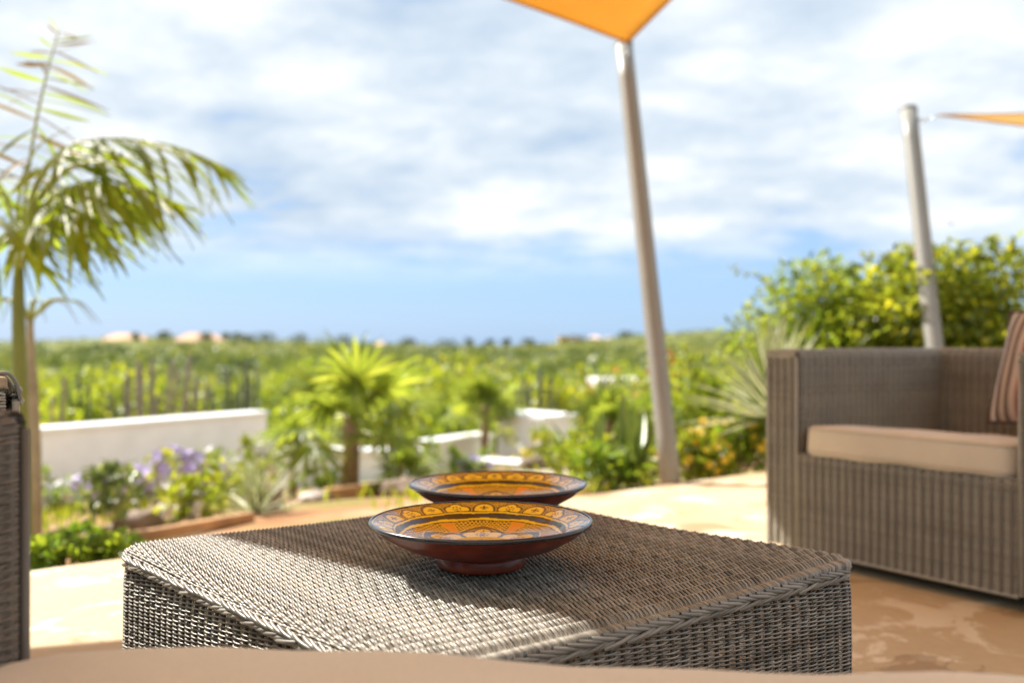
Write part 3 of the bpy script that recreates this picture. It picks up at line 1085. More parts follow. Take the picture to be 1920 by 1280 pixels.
# ------------------------------------------------------------------ shade sails and poles
def edge_curve(A, B, sag, n_):
    A, B = np.asarray(A, float), np.asarray(B, float)
    q = np.linspace(0, 1, n_)
    return A + (B - A) * q[:, None] + np.asarray(sag) * (4 * q * (1 - q))[:, None]


def sail(label, corners, inward, belly, n_=48, cloth='sail_cloth', hem='sail_hem', group='orange shade sails'):
    A, Bc, C, D = [np.asarray(c, float) for c in corners]
    mid = (A + Bc + C + D) / 4

    def e(p, q):
        m_ = (p + q) / 2
        v = mid - m_
        return edge_curve(p, q, v / np.linalg.norm(v) * inward * np.linalg.norm(q - p), n_)
    e0, e1, e2, e3 = e(A, Bc), e(D, C), e(A, D), e(Bc, C)     # u along A->B, v along A->D
    q = np.linspace(0, 1, n_)
    u, v = q[None, :, None], q[:, None, None]
    P = (1 - v) * e0[None] + v * e1[None] + (1 - u) * e2[:, None] + u * e3[:, None] - ((1 - u) * (1 - v) * A + u * (1 - v) * Bc + (1 - u) * v * D + u * v * C)
    P[..., 2] -= belly * (16 * u * (1 - u) * v * (1 - v))[..., 0]
    t = thing('shade_sail', label, 'shade sail', tuple(A), 0.0, group)
    b = MB()
    b.grid(P - A, 0.5)
    o = b.build('cloth', cloth, t)
    so_ = o.modifiers.new('thick', 'SOLIDIFY')
    so_.thickness = 0.0015
    for ed in (e0, e1, e2, e3):
        b = MB()
        b.tubes((ed - A)[None], np.array((0, 0, 1.0)), 0.006, 0.014, 8, 0.5, True)
        b.build('hem', hem, t)
    return t


def ring_mb(c, r, w, nrm):
    a = np.linspace(0, 2 * PI, 25)
    nrm = unit(nrm)
    x = unit(np.cross(nrm, (0.2, 0.1, 1.0)))
    y = np.cross(nrm, x)
    b = MB()
    b.tube(np.asarray(c) + r * (np.cos(a)[:, None] * x + np.sin(a)[:, None] * y), w, 6, cap=False, ref=nrm)
    return b


def pole(label, base, top, r, tip):
    base, top, tip = [np.asarray(p, float) for p in (base, top, tip)]
    t = thing('sail_pole', label, 'pole', tuple(base), 0.0, 'leaning shade sail poles')
    q = np.linspace(0, 1, 12)[:, None]
    b = MB()
    b.tube((top - base) * q, r, 28)
    b.build('shaft', 'pole_grey', t)
    ax = unit(top - base)
    b = MB()
    b.tube([top - base, top - base + ax * 0.012], r * 1.06, 28)
    b.build('cap', 'pole_grey', t)
    p = top - base - ax * 0.06
    d = unit(tip - top)
    b = MB()
    b.tube([p, p + d * (r + 0.045)], 0.006, 8)
    ey_ = b.build('eye_bolt', 'steel', t)
    b = ring_mb(p + d * (r + 0.06), 0.02, 0.005, np.cross(d, (0, 0, 1)))
    b.build('shackle', 'steel', t)
    b = MB()
    b.tube([p + d * (r + 0.08), tip - base], 0.004, 6)
    b.build('turnbuckle', 'steel', t)
    return t


P1b, P1t = np.array([0.812, 5.09, -0.004]), at(1170, 86, 6.0)
tip1 = at(1176, 80, 5.86)
pole('grey leaning steel pole in the middle, holding the near orange sail', P1b, P1t, 0.052, tip1)
sail('large orange shade sail coming down to the middle pole from above', [tip1, (-3.68, 4.06, 3.05), (1.55, -1.60, 3.1), (3.15, 1.65, 3.45)], 0.045, 0.10)
sail('unseen cream sail added to shade the sofa, above the top left of the picture', [(-3.5, 2.46, 2.5), (-0.6, 2.22, 2.5), (0.3, -0.7, 2.6), (-4.2, -0.7, 2.7)], 0.03, 0.08, 48, 'added_sail_cream', 'added_sail_cream', None)  # added sail out of view, placed to shade the sofa cushion
P2b, P2t = np.array([2.50, 5.72, 0.0]), at(1704, 208, 6.7)
tip2 = at(1762, 216, 6.45)
pole('grey leaning steel pole behind the armchair, holding the right sail', P2b, P2t, 0.054, tip2)
sail('orange shade sail seen edge on at the right edge of the picture', [tip2, at(2200, 196, 8.3), at(2760, 240, 7.6), at(2560, 330, 6.4)], 0.04, 0.03)


# ------------------------------------------------------------------ walls, edging, rocks
def wall(label, A, Bp, h, th=0.22, z_off=-0.1, cap_=True, zt=None, group='white garden walls'):
    A, Bp = np.asarray(A, float), np.asarray(Bp, float)
    L = np.linalg.norm(Bp[:2] - A[:2])
    mid = (A[:2] + Bp[:2]) / 2
    zb = min(G(*A[:2]), G(*Bp[:2])) + z_off
    ztop = zt if zt is not None else zb + h
    t = thing('garden_wall', label, 'wall', (mid[0], mid[1], zb), math.atan2(Bp[1] - A[1], Bp[0] - A[0]), group)
    b = MB()
    H = ztop - zb
    b.box((0, 0, (H - 0.06) / 2), (L, th, H - 0.06))
    b.build('wall_face', 'white_plaster', t, False, bevel=0.012)
    b = MB()
    b.box((0, 0, H - 0.03), (L + 0.04, th + 0.06, 0.06))
    b.build('coping', 'white_plaster', t, False, bevel=0.012)
    return t


def wall_px(label, px0, z0, px1, z1, top0, h, **k):
    a, c = at(px0, top0, z0), at(px1, top0, z1)
    return wall(label, a[:2], c[:2], h, zt=HC - (top0 - 640) / FPX * z0, **k)


wall_px('long low white wall on the left below the cacti', 40, 11.6, 487, 14.6, 803, 0.8, th=0.30)
wall_px('low white wall behind the trunk of the fan palm', 528, 10.9, 800, 10.7, 838, 0.5)
wall_px('short grey-white wall between the fan palm and the dishes', 786, 11.0, 906, 12.0, 826, 0.5)
wall_px('tall bright white wall end right of the small palm', 962, 11.8, 1052, 11.2, 770, 0.9, th=0.5)
wall_px('lowest white wall just above the rear dish', 868, 9.2, 1010, 8.9, 858, 0.4)
wall_px('white wall step to the right of the tall wall end', 1040, 10.4, 1105, 9.9, 822, 0.6, th=0.4)


def rock(label, pxl, z, size, mat, group='rocks in the garden beds', seed=0):
    r_ = np.random.default_rng(seed)
    c = on_ground(pxl, z)
    nu, nv = 18, 12
    th, ph = np.meshgrid(np.arange(nu) / nu * 2 * PI, np.linspace(0.02, PI - 0.02, nv))
    d = np.stack([np.sin(ph) * np.cos(th), np.sin(ph) * np.sin(th), np.cos(ph)], -1)
    k = np.ones(th.shape)
    for _ in range(14):
        n_ = unit(r_.standard_normal(3))
        k = np.minimum(k, 1.0 / np.maximum(1e-3, (d @ n_)) * r_.uniform(0.62, 0.95)) if True else k
    k = np.clip(np.where(k <= 0, 1, k), 0.5, 1.0)
    V = d * (k * (1 + 0.10 * r_.standard_normal(k.shape)))[..., None] * np.array(size) * np.array((0.36, 0.36, 0.34))
    b = MB()
    b.grid(V[:, ::-1], 0.5, wrap=True)
    o = b.build('rock', mat, None)
    o.location = (c[0], c[1], c[2] + size[2] * 0.12)
    o.rotation_euler = (0, 0, r_.uniform(0, 6))
    return tag(o, label, 'rock', group)


rk = [('brown rock among the pale plants, left of the table corner', 268, 5.9, (0.55, 0.4, 0.26), 'rock_brown'),
      ('flat pinkish rock behind the left table corner', 330, 6.4, (0.75, 0.4, 0.28), 'rock_pale'),
      ('dark brown rock beside the agave behind the table edge', 500, 6.3, (0.40, 0.35, 0.40), 'rock_brown'),
      ('pale rock at the foot of the fan palm', 590, 7.2, (0.5, 0.35, 0.2), 'rock_pale'),
      ('pale flat rock right of the fan palm trunk', 690, 7.6, (0.5, 0.4, 0.22), 'rock_pale'),
      ('brown rock at the base of the left white wall', 108, 9.6, (0.6, 0.45, 0.38), 'rock_brown'),
      ('pinkish rock standing upright near the purple flowers', 395, 7.4, (0.3, 0.25, 0.42), 'rock_pale'),
      ('brown rock below the tall white wall end', 1005, 8.8, (0.6, 0.4, 0.36), 'rock_brown'),
      ('brown rock behind the rear dish, left side', 765, 7.0, (0.6, 0.4, 0.30), 'rock_brown')]
for i, (lb, p_, z_, s_, m_) in enumerate(rk):
    rock(lb, p_, z_, s_, m_, seed=i + 3)


def beam(label, px0, z0, px1, z1, h=0.12, w=0.14):
    a, c = on_ground(px0, z0), on_ground(px1, z1)
    L = np.linalg.norm(c[:2] - a[:2])
    mid = (a + c) / 2
    b = MB()
    b.box((0, 0, h / 2), (L, w, h))
    o = b.build('timber_edging', 'timber', None, False, bevel=0.01)
    o.location = tuple(mid)
    o.rotation_euler = (0, -math.atan2(c[2] - a[2], L), math.atan2(c[1] - a[1], c[0] - a[0]))
    return tag(o, label, 'timber edging', 'timber edgings of the beds')


beam('timber edging running up to the left corner of the table', 90, 4.15, 470, 5.60, 0.055, 0.06)
beam('timber edging behind the fan palm trunk and the dishes', 610, 7.3, 960, 8.1, 0.09, 0.08)
# stone path strip below the walls
pth = MB()
for k in range(9):
    u = k / 8
    p_ = on_ground(820 + 300 * u, 8.3 - 0.9 * u)
    pth.box((p_[0], p_[1], p_[2] + 0.012), (0.34, 0.62, 0.05), 0.7 + 0.1 * math.sin(k * 3))
struct(pth.build('path', 'path_stone', None, False, bevel=0.01))


# ------------------------------------------------------------------ plants
def rand_dirs(n, up=0.0):
    d = rng.standard_normal((n, 3))
    d[:, 2] += up
    return unit(d)


def leafy(b, centers, rads, n, L, tone_mid=0.5, tone_var=0.25, up=0.5, squash=0.85, aspect=0.5):
    """n leaves in soft clumps round the centres"""
    k = len(centers)
    w = np.asarray(rads) ** 2
    i = rng.choice(k, n, p=w / w.sum())
    d = rand_dirs(n)
    rr = np.asarray(rads)[i] * rng.uniform(0.25, 1.0, n) ** 0.6
    P = np.asarray(centers)[i] + d * rr[:, None] * np.array([1, 1, squash])
    D = unit(d + 0.9 * rand_dirs(n) + np.array([0, 0, up * 0.4]))
    Nn = unit(rand_dirs(n) * 0.8 + np.array([0, 0, 1.0]))
    Ls = L * rng.uniform(0.6, 1.3, n)
    ct = rng.normal(0, 0.10, k)
    tone = np.clip(tone_mid + ct[i] + rng.normal(0, tone_var, n), 0, 1)
    b.leaves(P, D, Nn, Ls, Ls * aspect * rng.uniform(0.8, 1.2, n), tone)


def shrub(name, label, cat, base, size, n, L, mat, nclump=14, group=None, tone=0.5, sprigs=0, flowers=None, aspect=0.5, twigs=True):
    base = np.asarray(base, float)
    sx, sy, sz = size
    t = thing(name, label, cat, tuple(base), 0, group)
    C = []
    while len(C) < nclump:
        c = rng.uniform(-1, 1, 3)
        if np.linalg.norm(c) < 1:
            C.append(((c[0]) * sx * 0.40, c[1] * sy * 0.40, sz * (0.54 + 0.36 * c[2])))
    C = np.array(C)
    rr = rng.uniform(0.15, 0.30, nclump) * min(sx, sz * 1.3)
    b = MB()
    leafy(b, C, rr, n, L, tone, aspect=aspect)
    bt = MB()
    if twigs:
        for c in C[:10]:
            m_ = np.array([c[0] * 0.35, c[1] * 0.35, c[2] * 0.5])
            bt.tube([(0, 0, -0.05), m_, c], [0.018 * sz, 0.011 * sz, 0.004 * sz], 5)
    for k in range(sprigs):
        a = rng.uniform(0, 2 * PI)
        e = rng.uniform(0.5, 1.2)
        L0 = rng.uniform(0.55, 0.85)
        p0 = np.array([0.25 * sx * math.cos(a), 0.25 * sy * math.sin(a), sz * 0.75])
        q = np.linspace(0, 1, 9)[:, None]
        p1 = p0 + np.array([math.cos(a) * math.cos(e) * sx * 0.5, math.sin(a) * math.cos(e) * sy * 0.5, math.sin(e) * sz * 0.48]) * L0
        bend = np.array([rng.normal(0, 0.08) * sx, 0, 0.05 * sz])
        pts = p0 * (1 - q) + p1 * q + bend * (4 * q * (1 - q))
        bt.tube(pts, np.linspace(0.007, 0.002, 9), 5)
        m_ = 26
        i = rng.integers(1, 9, m_)
        f = rng.uniform(0, 1, m_)[:, None]
        P = pts[i - 1] * (1 - f) + pts[i] * f
        D = unit(rand_dirs(m_) + np.array([0, 0, 0.3]))
        b.leaves(P, D, unit(rand_dirs(m_) + np.array([0, 0, 1.2])), L * rng.uniform(0.6, 1.1, m_), L * aspect, np.clip(tone + 0.1 + rng.normal(0, 0.2, m_), 0, 1))
    stuff(b.build('foliage', mat, t))
    if bt.nv:
        bt.build('branches', 'twig', t)
    if flowers:
        fm, fn_, fs = flowers
        fn_ = int(fn_ * 1.6)
        bf = MB()
        i = rng.integers(0, nclump, fn_)
        d = unit(rand_dirs(fn_) + np.array([0, -0.5, 0.7]))
        P = C[i] + d * rr[i][:, None] * 1.02
        for k in range(5):
            a = k / 5 * 2 * PI
            ref = unit(np.cross(d, (0.3, 0.5, 0.2)))
            e2 = np.cross(d, ref)
            D = unit(ref * math.cos(a) + e2 * math.sin(a) + d * 0.35)
            bf.leaves(P, D, d, fs * 0.6, fs * 0.5, 0.5)
        stuff(bf.build('flowers', fm, t))
    return t


# --- feather palm at the left
leaf_meshes = []
for v in range(4):
    b = MB()
    q = np.linspace(0, 1, 7)
    w = 0.5 * np.sin(PI * np.clip(q * 0.90 + 0.10, 0, 1)) ** 0.8
    w[-1] = 0.02
    droop = -(0.10 + 0.10 * v) * q ** 2
    side = 0.06 * (v - 1.5) * q ** 2
    V = []
    for i in range(7):
        V.append([(side[i] - w[i] * 0.075, q[i], droop[i] + 0.012), (side[i], q[i], droop[i]), (side[i] + w[i] * 0.075, q[i], droop[i] + 0.012)])
    b.grid(np.array(V), 0.5)
    o = b.build('leaflet', 'leaf_palm', None)
    leaf_meshes.append(o.data)
    bpy.data.objects.remove(o)
dry_mesh = leaf_meshes[0].copy()
dry_mesh.materials.clear()
dry_mesh.materials.append(MATS['leaf_dry'])


def feather_frond(parent, ctrl, nlf, L, droop, rad=0.011, tips=True, meshes=None, wind=0.25, leaf0=0.18, name='frond', tone_=0):
    """ctrl: world control points of the midrib; leaflets hang from both sides as parts of the frond"""
    ctrl = np.asarray(ctrl, float)
    base = np.array(parent.location)
    q = np.linspace(0, 1, 40)
    kk = np.linspace(0, 1, len(ctrl))
    # smooth curve (Catmull-Rom by repeated averaging of a dense polyline)
    P = np.stack([np.interp(q, kk, ctrl[:, i]) for i in range(3)], 1)
    for _ in range(14):
        P[1:-1] = (P[:-2] + 2 * P[1:-1] + P[2:]) / 4
    b = MB()
    b.tube(P - base, rad * (1 - 0.85 * q), 6)
    fr = b.build(name, 'petiole', parent)
    T = unit(np.gradient(P, axis=0))
    for i in range(nlf):
        u = leaf0 + (1 - leaf0) * (i + 0.5) / nlf
        f = u * 39
        a = int(min(f, 38))
        p = P[a] * (1 - (f - a)) + P[a + 1] * (f - a)
        tg = T[a]
        sd = unit(np.cross(tg, (0, 0, 1.0))) * (1 if i % 2 else -1)
        up = np.cross(np.cross(tg, (0, 0, 1.0)), tg)
        d = sd * (0.75 + 0.2 * random.random()) + tg * (0.45 + 0.6 * u) + np.array([wind, 0.03, -droop * (0.7 + 0.6 * random.random())]) + 0.22 * rng.standard_normal(3) + unit(up) * 0.15
        d = unit(d)
        n_ = unit(np.array([0, 0, 1.0]) + 0.5 * rng.standard_normal(3) + sd * 0.3)
        x = unit(np.cross(d, n_))
        z = np.cross(x, d)
        ll = L * (math.sin(PI * (0.16 + 0.80 * u)) ** 0.7) * random.uniform(0.75, 1.1)
        o = bpy.data.objects.new('leaflet', random.choice(meshes or leaf_meshes))
        COL.objects.link(o)
        o.parent = fr
        M = Matrix(((x[0] * ll * 1.0, d[0] * ll, z[0] * ll, 0), (x[1] * ll, d[1] * ll, z[1] * ll, 0), (x[2] * ll, d[2] * ll, z[2] * ll, 0), (0, 0, 0, 1)))
        M.translation = Vector(p - base)
        o.matrix_local = M
    return fr


def joined_frond(parent, ctrl, nlf, L, droop, wind):
    fr = feather_frond(parent, ctrl, nlf, L * 1.2, droop, wind=wind)
    b = MB()
    for ch in list(fr.children):
        me = ch.data
        co = np.array([v.co[:] for v in me.vertices])
        M = np.array(ch.matrix_local)
        F = np.array([p.vertices[:] for p in me.polygons])
        b.add(co @ M[:3, :3].T + M[:3, 3], F, 0.5 + rng.normal(0, 0.12))
        bpy.data.objects.remove(ch)
    stuff(b.build('leaflets', 'leaf_palm', fr))
    return fr


ZP = 4.6
pb = at(40, 640, ZP)
zg = G(pb[0], pb[1])
palm = thing('feather_palm', 'feather palm at the left with green trunk and fronds blown to the right', 'palm tree', (pb[0] - 0.01, pb[1], zg))
B0 = np.array(palm.location)
b = MB()
tr = np.array([at(44, 1000, ZP), at(40, 850, ZP), at(37, 700, ZP), at(34, 560, ZP), at(36, 470, ZP)])
tr[0, 2] = zg - 0.05
q = np.linspace(0, 1, 30)
Pt = np.stack([np.interp(q, np.linspace(0, 1, 5), tr[:, i]) for i in range(3)], 1)
b.tube(Pt - B0, np.interp(q, [0, 0.4, 0.45, 0.75, 1], [0.046, 0.033, 0.034, 0.028, 0.020]) * (1 + 0.03 * np.sin(q * 90)), 14)
b.build('trunk', 'crownshaft', palm)
crown = at(36, 500, ZP)
fronds = [
    ([at(38, 520, 4.6), at(44, 380, 4.55), at(66, 230, 4.5), at(92, 120, 4.45), at(112, 55, 4.4)], 44, 0.26, 0.75, 0.12),
    ([at(38, 500, 4.6), at(60, 330, 4.6), at(135, 262, 4.55), at(235, 258, 4.5), at(340, 275, 4.45), at(430, 318, 4.4)], 52, 0.40, 0.70, 0.45),
    ([at(38, 500, 4.6), at(70, 400, 4.5), at(140, 340, 4.4), at(230, 335, 4.3), at(330, 385, 4.2)], 48, 0.38, 0.80, 0.35),
    ([at(36, 500, 4.6), at(60, 400, 4.7), at(120, 345, 4.85), at(200, 350, 5.0), at(270, 400, 5.15)], 46, 0.38, 0.75, 0.30),
    ([at(36, 510, 4.6), at(50, 420, 4.5), at(95, 370, 4.35), at(150, 390, 4.2), at(190, 450, 4.1)], 40, 0.34, 0.80, 0.20),
    ([at(35, 500, 4.6), at(20, 380, 4.7), at(-40, 300, 4.8), at(-130, 290, 4.9), at(-220, 340, 5.0)], 40, 0.36, 0.60, 0.30),
    ([at(35, 510, 4.6), at(15, 420, 4.4), at(-30, 390, 4.2), at(-100, 420, 4.05), at(-150, 480, 3.95)], 38, 0.34, 0.70, 0.20),
]
for i, (c_, n_, L_, dr, w_) in enumerate(fronds):
    feather_frond(palm, c_, n_, L_ * 1.35, dr * 1.15, wind=w_, meshes=[dry_mesh] + leaf_meshes[:1] if i == 0 else None, tone_=0, leaf0=0.30 if i == 0 else 0.16)

more = [([at(37, 510, 4.6), at(70, 370, 4.65), at(150, 300, 4.7), at(260, 290, 4.75), at(400, 330, 4.8)], 54, 0.44, 0.8, 0.40),
        ([at(36, 510, 4.6), at(55, 440, 4.55), at(100, 420, 4.5), at(150, 455, 4.45), at(185, 510, 4.4)], 40, 0.36, 0.85, 0.25),
        ([at(36, 505, 4.6), at(60, 380, 4.4), at(120, 310, 4.25), at(200, 300, 4.1), at(300, 330, 3.95)], 50, 0.40, 0.8, 0.40),
        ([at(36, 510, 4.6), at(30, 420, 4.5), at(40, 330, 4.4), at(70, 270, 4.3), at(130, 240, 4.2)], 44, 0.34, 0.5, 0.25),
        ([at(37, 510, 4.6), at(80, 345, 4.75), at(170, 290, 4.9), at(280, 320, 5.05), at(380, 400, 5.2)], 50, 0.42, 0.85, 0.35),
        ([at(37, 510, 4.6), at(60, 360, 4.45), at(110, 285, 4.3), at(180, 300, 4.15), at(250, 360, 4.0)], 46, 0.42, 0.85, 0.35),
        ([at(36, 510, 4.6), at(50, 420, 4.75), at(85, 400, 4.95), at(140, 430, 5.1), at(180, 490, 5.25)], 40, 0.36, 0.85, 0.25),
        ([at(36, 510, 4.6), at(40, 400, 4.9), at(60, 350, 5.2), at(100, 360, 5.5), at(150, 420, 5.75)], 40, 0.38, 0.75, 0.25)]
for (c_, n_, L_, dr, w_) in more:
    joined_frond(palm, c_, n_, L_, dr, w_)

# thinner palm close behind it
p2 = at(66, 640, 5.3)
z2 = G(p2[0], p2[1])
palm2 = thing('small_palm', 'thin pale-trunked palm with a small dark crown behind the feather palm', 'palm tree', (p2[0], p2[1], z2))
B2 = np.array(palm2.location)
b = MB()
tr = np.array([at(68, 1000, 5.3), at(66, 850, 5.3), at(62, 740, 5.3), at(58, 660, 5.3), at(56, 600, 5.3)])
tr[0, 2] = z2 - 0.05
Pt = np.stack([np.interp(q, np.linspace(0, 1, 5), tr[:, i]) for i in range(3)], 1)
b.tube(Pt - B2, np.interp(q, [0, 0.5, 1], [0.034, 0.028, 0.016]), 12)
b.build('trunk', 'trunk_pale', palm2)
cc = at(56, 600, 5.3)
for k in range(9):
    a = k / 9 * 2 * PI + 0.4
    v = np.array([math.cos(a), 0.6 * math.sin(a), 0])
    ln = 0.30 * random.uniform(0.8, 1.2)
    joined_frond(palm2, [cc, cc + v * ln * 0.4 + (0, 0, 0.12), cc + v * ln * 0.8 + (0, 0, 0.10), cc + v * ln * 1.1 + (0, 0, -0.02)], 14, 0.20, 0.6, 0.1)


# --- fan palms
def fan_mesh(v):
    r_ = np.random.default_rng(50 + v)
    b = MB()
    nb = 20
    for i in range(nb):
        a = R(-150 + 300 * i / (nb - 1))
        L = 0.42 * (1 - 0.25 * abs(a / R(150)) ** 2) * r_.uniform(0.9, 1.08)
        d = np.array([math.sin(a), math.cos(a), 0.0])
        x = np.array([math.cos(a), -math.sin(a), 0.0])
        q = np.linspace(0, 1, 6)
        w = np.interp(q, [0, 0.5, 0.8, 1], [0.006, 0.028, 0.016, 0.001])
        dz = -0.16 * q ** 2.6 * r_.uniform(0.4, 1.5) + 0.05 * q * (1 - abs(a) / 3)
        V = np.stack([np.stack([d * (L * q_) + np.array((0, 0, z_ + 0.35 * w_)) - x * w_, d * (L * q_) + np.array((0, 0, z_ - 0.35 * w_)), d * (L * q_) + np.array((0, 0, z_ + 0.35 * w_)) + x * w_])
                      for q_, w_, z_ in zip(q, w, dz)])
        V = V + np.array((0, 0.40, 0.0))
        b.grid(V, np.clip(0.5 + 0.15 * r_.standard_normal(), 0, 1))
    o = b.build('frond', 'leaf_fan', None)
    me = o.data
    bpy.data.objects.remove(o)
    bb = MB()
    qq = np.linspace(0, 1, 8)
    bb.tube(np.stack([0 * qq, 0.42 * qq, 0.02 * np.sin(qq * PI)], 1), 0.011 - 0.005 * qq, 6)
    o = bb.build('petiole', 'petiole', None)
    pe = o.data
    bpy.data.objects.remove(o)
    return me, pe


FAN = [fan_mesh(v) for v in range(3)]


def fan_palm(label, pxl, z, trunk_px, top_px, n, scale, tr_r, group='fan palms in the garden', spread=1.0):
    """trunk from the ground to pixel height trunk_px at distance z"""
    g = on_ground(pxl, z)
    ch = at(pxl, trunk_px, z)[2] - g[2]
    t = thing('fan_palm', label, 'palm tree', tuple(g), 0, group)
    q = np.linspace(0, 1, 26)
    b = MB()
    b.tube(np.stack([0.03 * np.sin(q * 2), 0 * q, -0.06 + (ch + 0.06) * q], 1), tr_r * (1.15 - 0.3 * q) * (1 + 0.07 * np.sin(q * 80)), 12)
    b.build('trunk', 'trunk_brown', t)
    for i in range(n):
        a = i * 2.399963 + 0.3
        u = (i + 0.5) / n
        el = R(84 - 100 * u + rng.normal(0, 9)) * spread
        me, pe = FAN[i % 3]
        f = bpy.data.objects.new('frond', me)
        COL.objects.link(f)
        f.parent = t
        d = Vector((math.cos(a) * math.cos(el), math.sin(a) * math.cos(el), math.sin(el)))
        nrm = Vector((-math.cos(a) * math.sin(el), -math.sin(a) * math.sin(el), math.cos(el)))
        nrm = (nrm + 0.35 * Vector(rng.standard_normal(3))).normalized()
        x = d.cross(nrm).normalized()
        zv = x.cross(d)
        s_ = scale * random.uniform(0.85, 1.12)
        M = Matrix(((x[0] * s_, d[0] * s_, zv[0] * s_, 0), (x[1] * s_, d[1] * s_, zv[1] * s_, 0), (x[2] * s_, d[2] * s_, zv[2] * s_, 0), (0, 0, 0, 1)))
        M.translation = Vector((0.03 * math.sin(2), 0, ch - 0.05 - 0.10 * u))
        f.matrix_local = M
        p = bpy.data.objects.new('petiole', pe)
        COL.objects.link(p)
        p.parent = f
    return t


fan_palm('largest fan palm, brown trunk standing left of the dishes', 652, 8.0, 778, 640, 14, 1.0, 0.070)
fan_palm('small fan palm above the rear dish, before the yellow bushes', 905, 11.5, 760, 720, 18, 0.62, 0.05)
fan_palm('small fan palm beside the middle pole, left of it', 1135, 7.6, 785, 720, 18, 0.50, 0.045)
fan_palm('low young fan palm right of the large palm trunk', 742, 7.4, 872, 850, 12, 0.36, 0.03)
fan_palm('low fan palm left of the large palm, before the white wall', 545, 8.6, 822, 780, 14, 0.44, 0.04)


# --- rosettes of stiff leaves
def blade_mesh(name, mat, L, W_, curve, nseg=8, var=False):
    b = MB()
    q = np.linspace(0, 1, nseg)
    w = W_ * np.interp(q, [0, 0.08, 0.35, 0.8, 1], [0.75, 0.8, 1.0, 0.5, 0.02])
    z = curve * q ** 2
    V, T = [], []
    for q_, w_, z_ in zip(q, w, z):
        V.append([(-w_, q_ * L, z_ + 0.45 * w_), (-0.55 * w_, q_ * L, z_ + 0.15 * w_), (0, q_ * L, z_), (0.55 * w_, q_ * L, z_ + 0.15 * w_), (w_, q_ * L, z_ + 0.45 * w_)])
        T.append([1.0, 0.5, 0.0, 0.5, 1.0] if var else [0.4, 0.5, 0.6, 0.5, 0.4])
    b.grid(np.array(V), np.array(T).reshape(-1))
    o = b.build(name, mat, None)
    me = o.data
    bpy.data.objects.remove(o)
    return me


def rosette(name, label, cat, loc, n, meshes, smin, smax, el0, el1, group=None, stem=0.0):
    t = thing(name, label, cat, tuple(loc), 0, group)
    if stem:
        b = MB()
        b.tube([(0, 0, -0.05), (0, 0, stem)], 0.05, 10)
        b.build('stem', 'trunk_brown', t)
    for i in range(n):
        u = (i + 0.5) / n
        a = i * 2.399963
        el = R(el0 + (el1 - el0) * u + rng.normal(0, 4))
        d = Vector((math.cos(a) * math.cos(el), math.sin(a) * math.cos(el), math.sin(el)))
        nr = Vector((-math.cos(a) * math.sin(el), -math.sin(a) * math.sin(el), math.cos(el)))
        x = d.cross(nr).normalized()
        s_ = random.uniform(smin, smax)
        o = bpy.data.objects.new('leaf', meshes[i % len(meshes)])
        COL.objects.link(o)
        o.parent = t
        M = Matrix(((x[0] * s_, d[0] * s_, nr[0] * s_, 0), (x[1] * s_, d[1] * s_, nr[1] * s_, 0), (x[2] * s_, d[2] * s_, nr[2] * s_, 0), (0, 0, 0, 1)))
        M.translation = Vector((0, 0, stem)) + d * 0.02
        o.matrix_local = M
    return t


YUC = [blade_mesh('leaf', 'leaf_yucca', 1.0, 0.040, c_, var=True) for c_ in (0.02, -0.06, -0.12)]
yl = on_ground(1452, 5.9)
rosette('variegated_yucca', 'yucca with cream-edged sword leaves beside the armchair', 'yucca', yl, 90, YUC, 0.50, 0.66, 88, -12, stem=at(1452, 785, 5.9)[2] - yl[2])
ALO = [blade_mesh('leaf', 'leaf_aloe', 1.0, 0.095, c_) for c_ in (0.05, 0.16, -0.05)]
for (px_, z_, n_, s0, s1, lb) in [(1185, 6.2, 16, 0.42, 0.62, 'broad-leaved green agave at the foot of the middle pole'),
                                  (1120, 6.9, 14, 0.38, 0.55, 'broad-leaved green agave further left of the middle pole'),
                                  (1255, 7.2, 14, 0.45, 0.62, 'broad-leaved green agave hidden half behind the middle pole')]:
    rosette('agave', lb, 'agave', on_ground(px_, z_), n_, ALO, s0, s1, 86, 30, 'green agaves by the middle pole')
AGV = [blade_mesh('leaf', 'leaf_yucca', 1.0, 0.05, c_, var=True) for c_ in (0.05, -0.03)]
rosette('pale_agave', 'pale narrow-leaved agave just behind the far table edge', 'agave', on_ground(478, 6.0), 40, AGV, 0.25, 0.38, 85, 5)

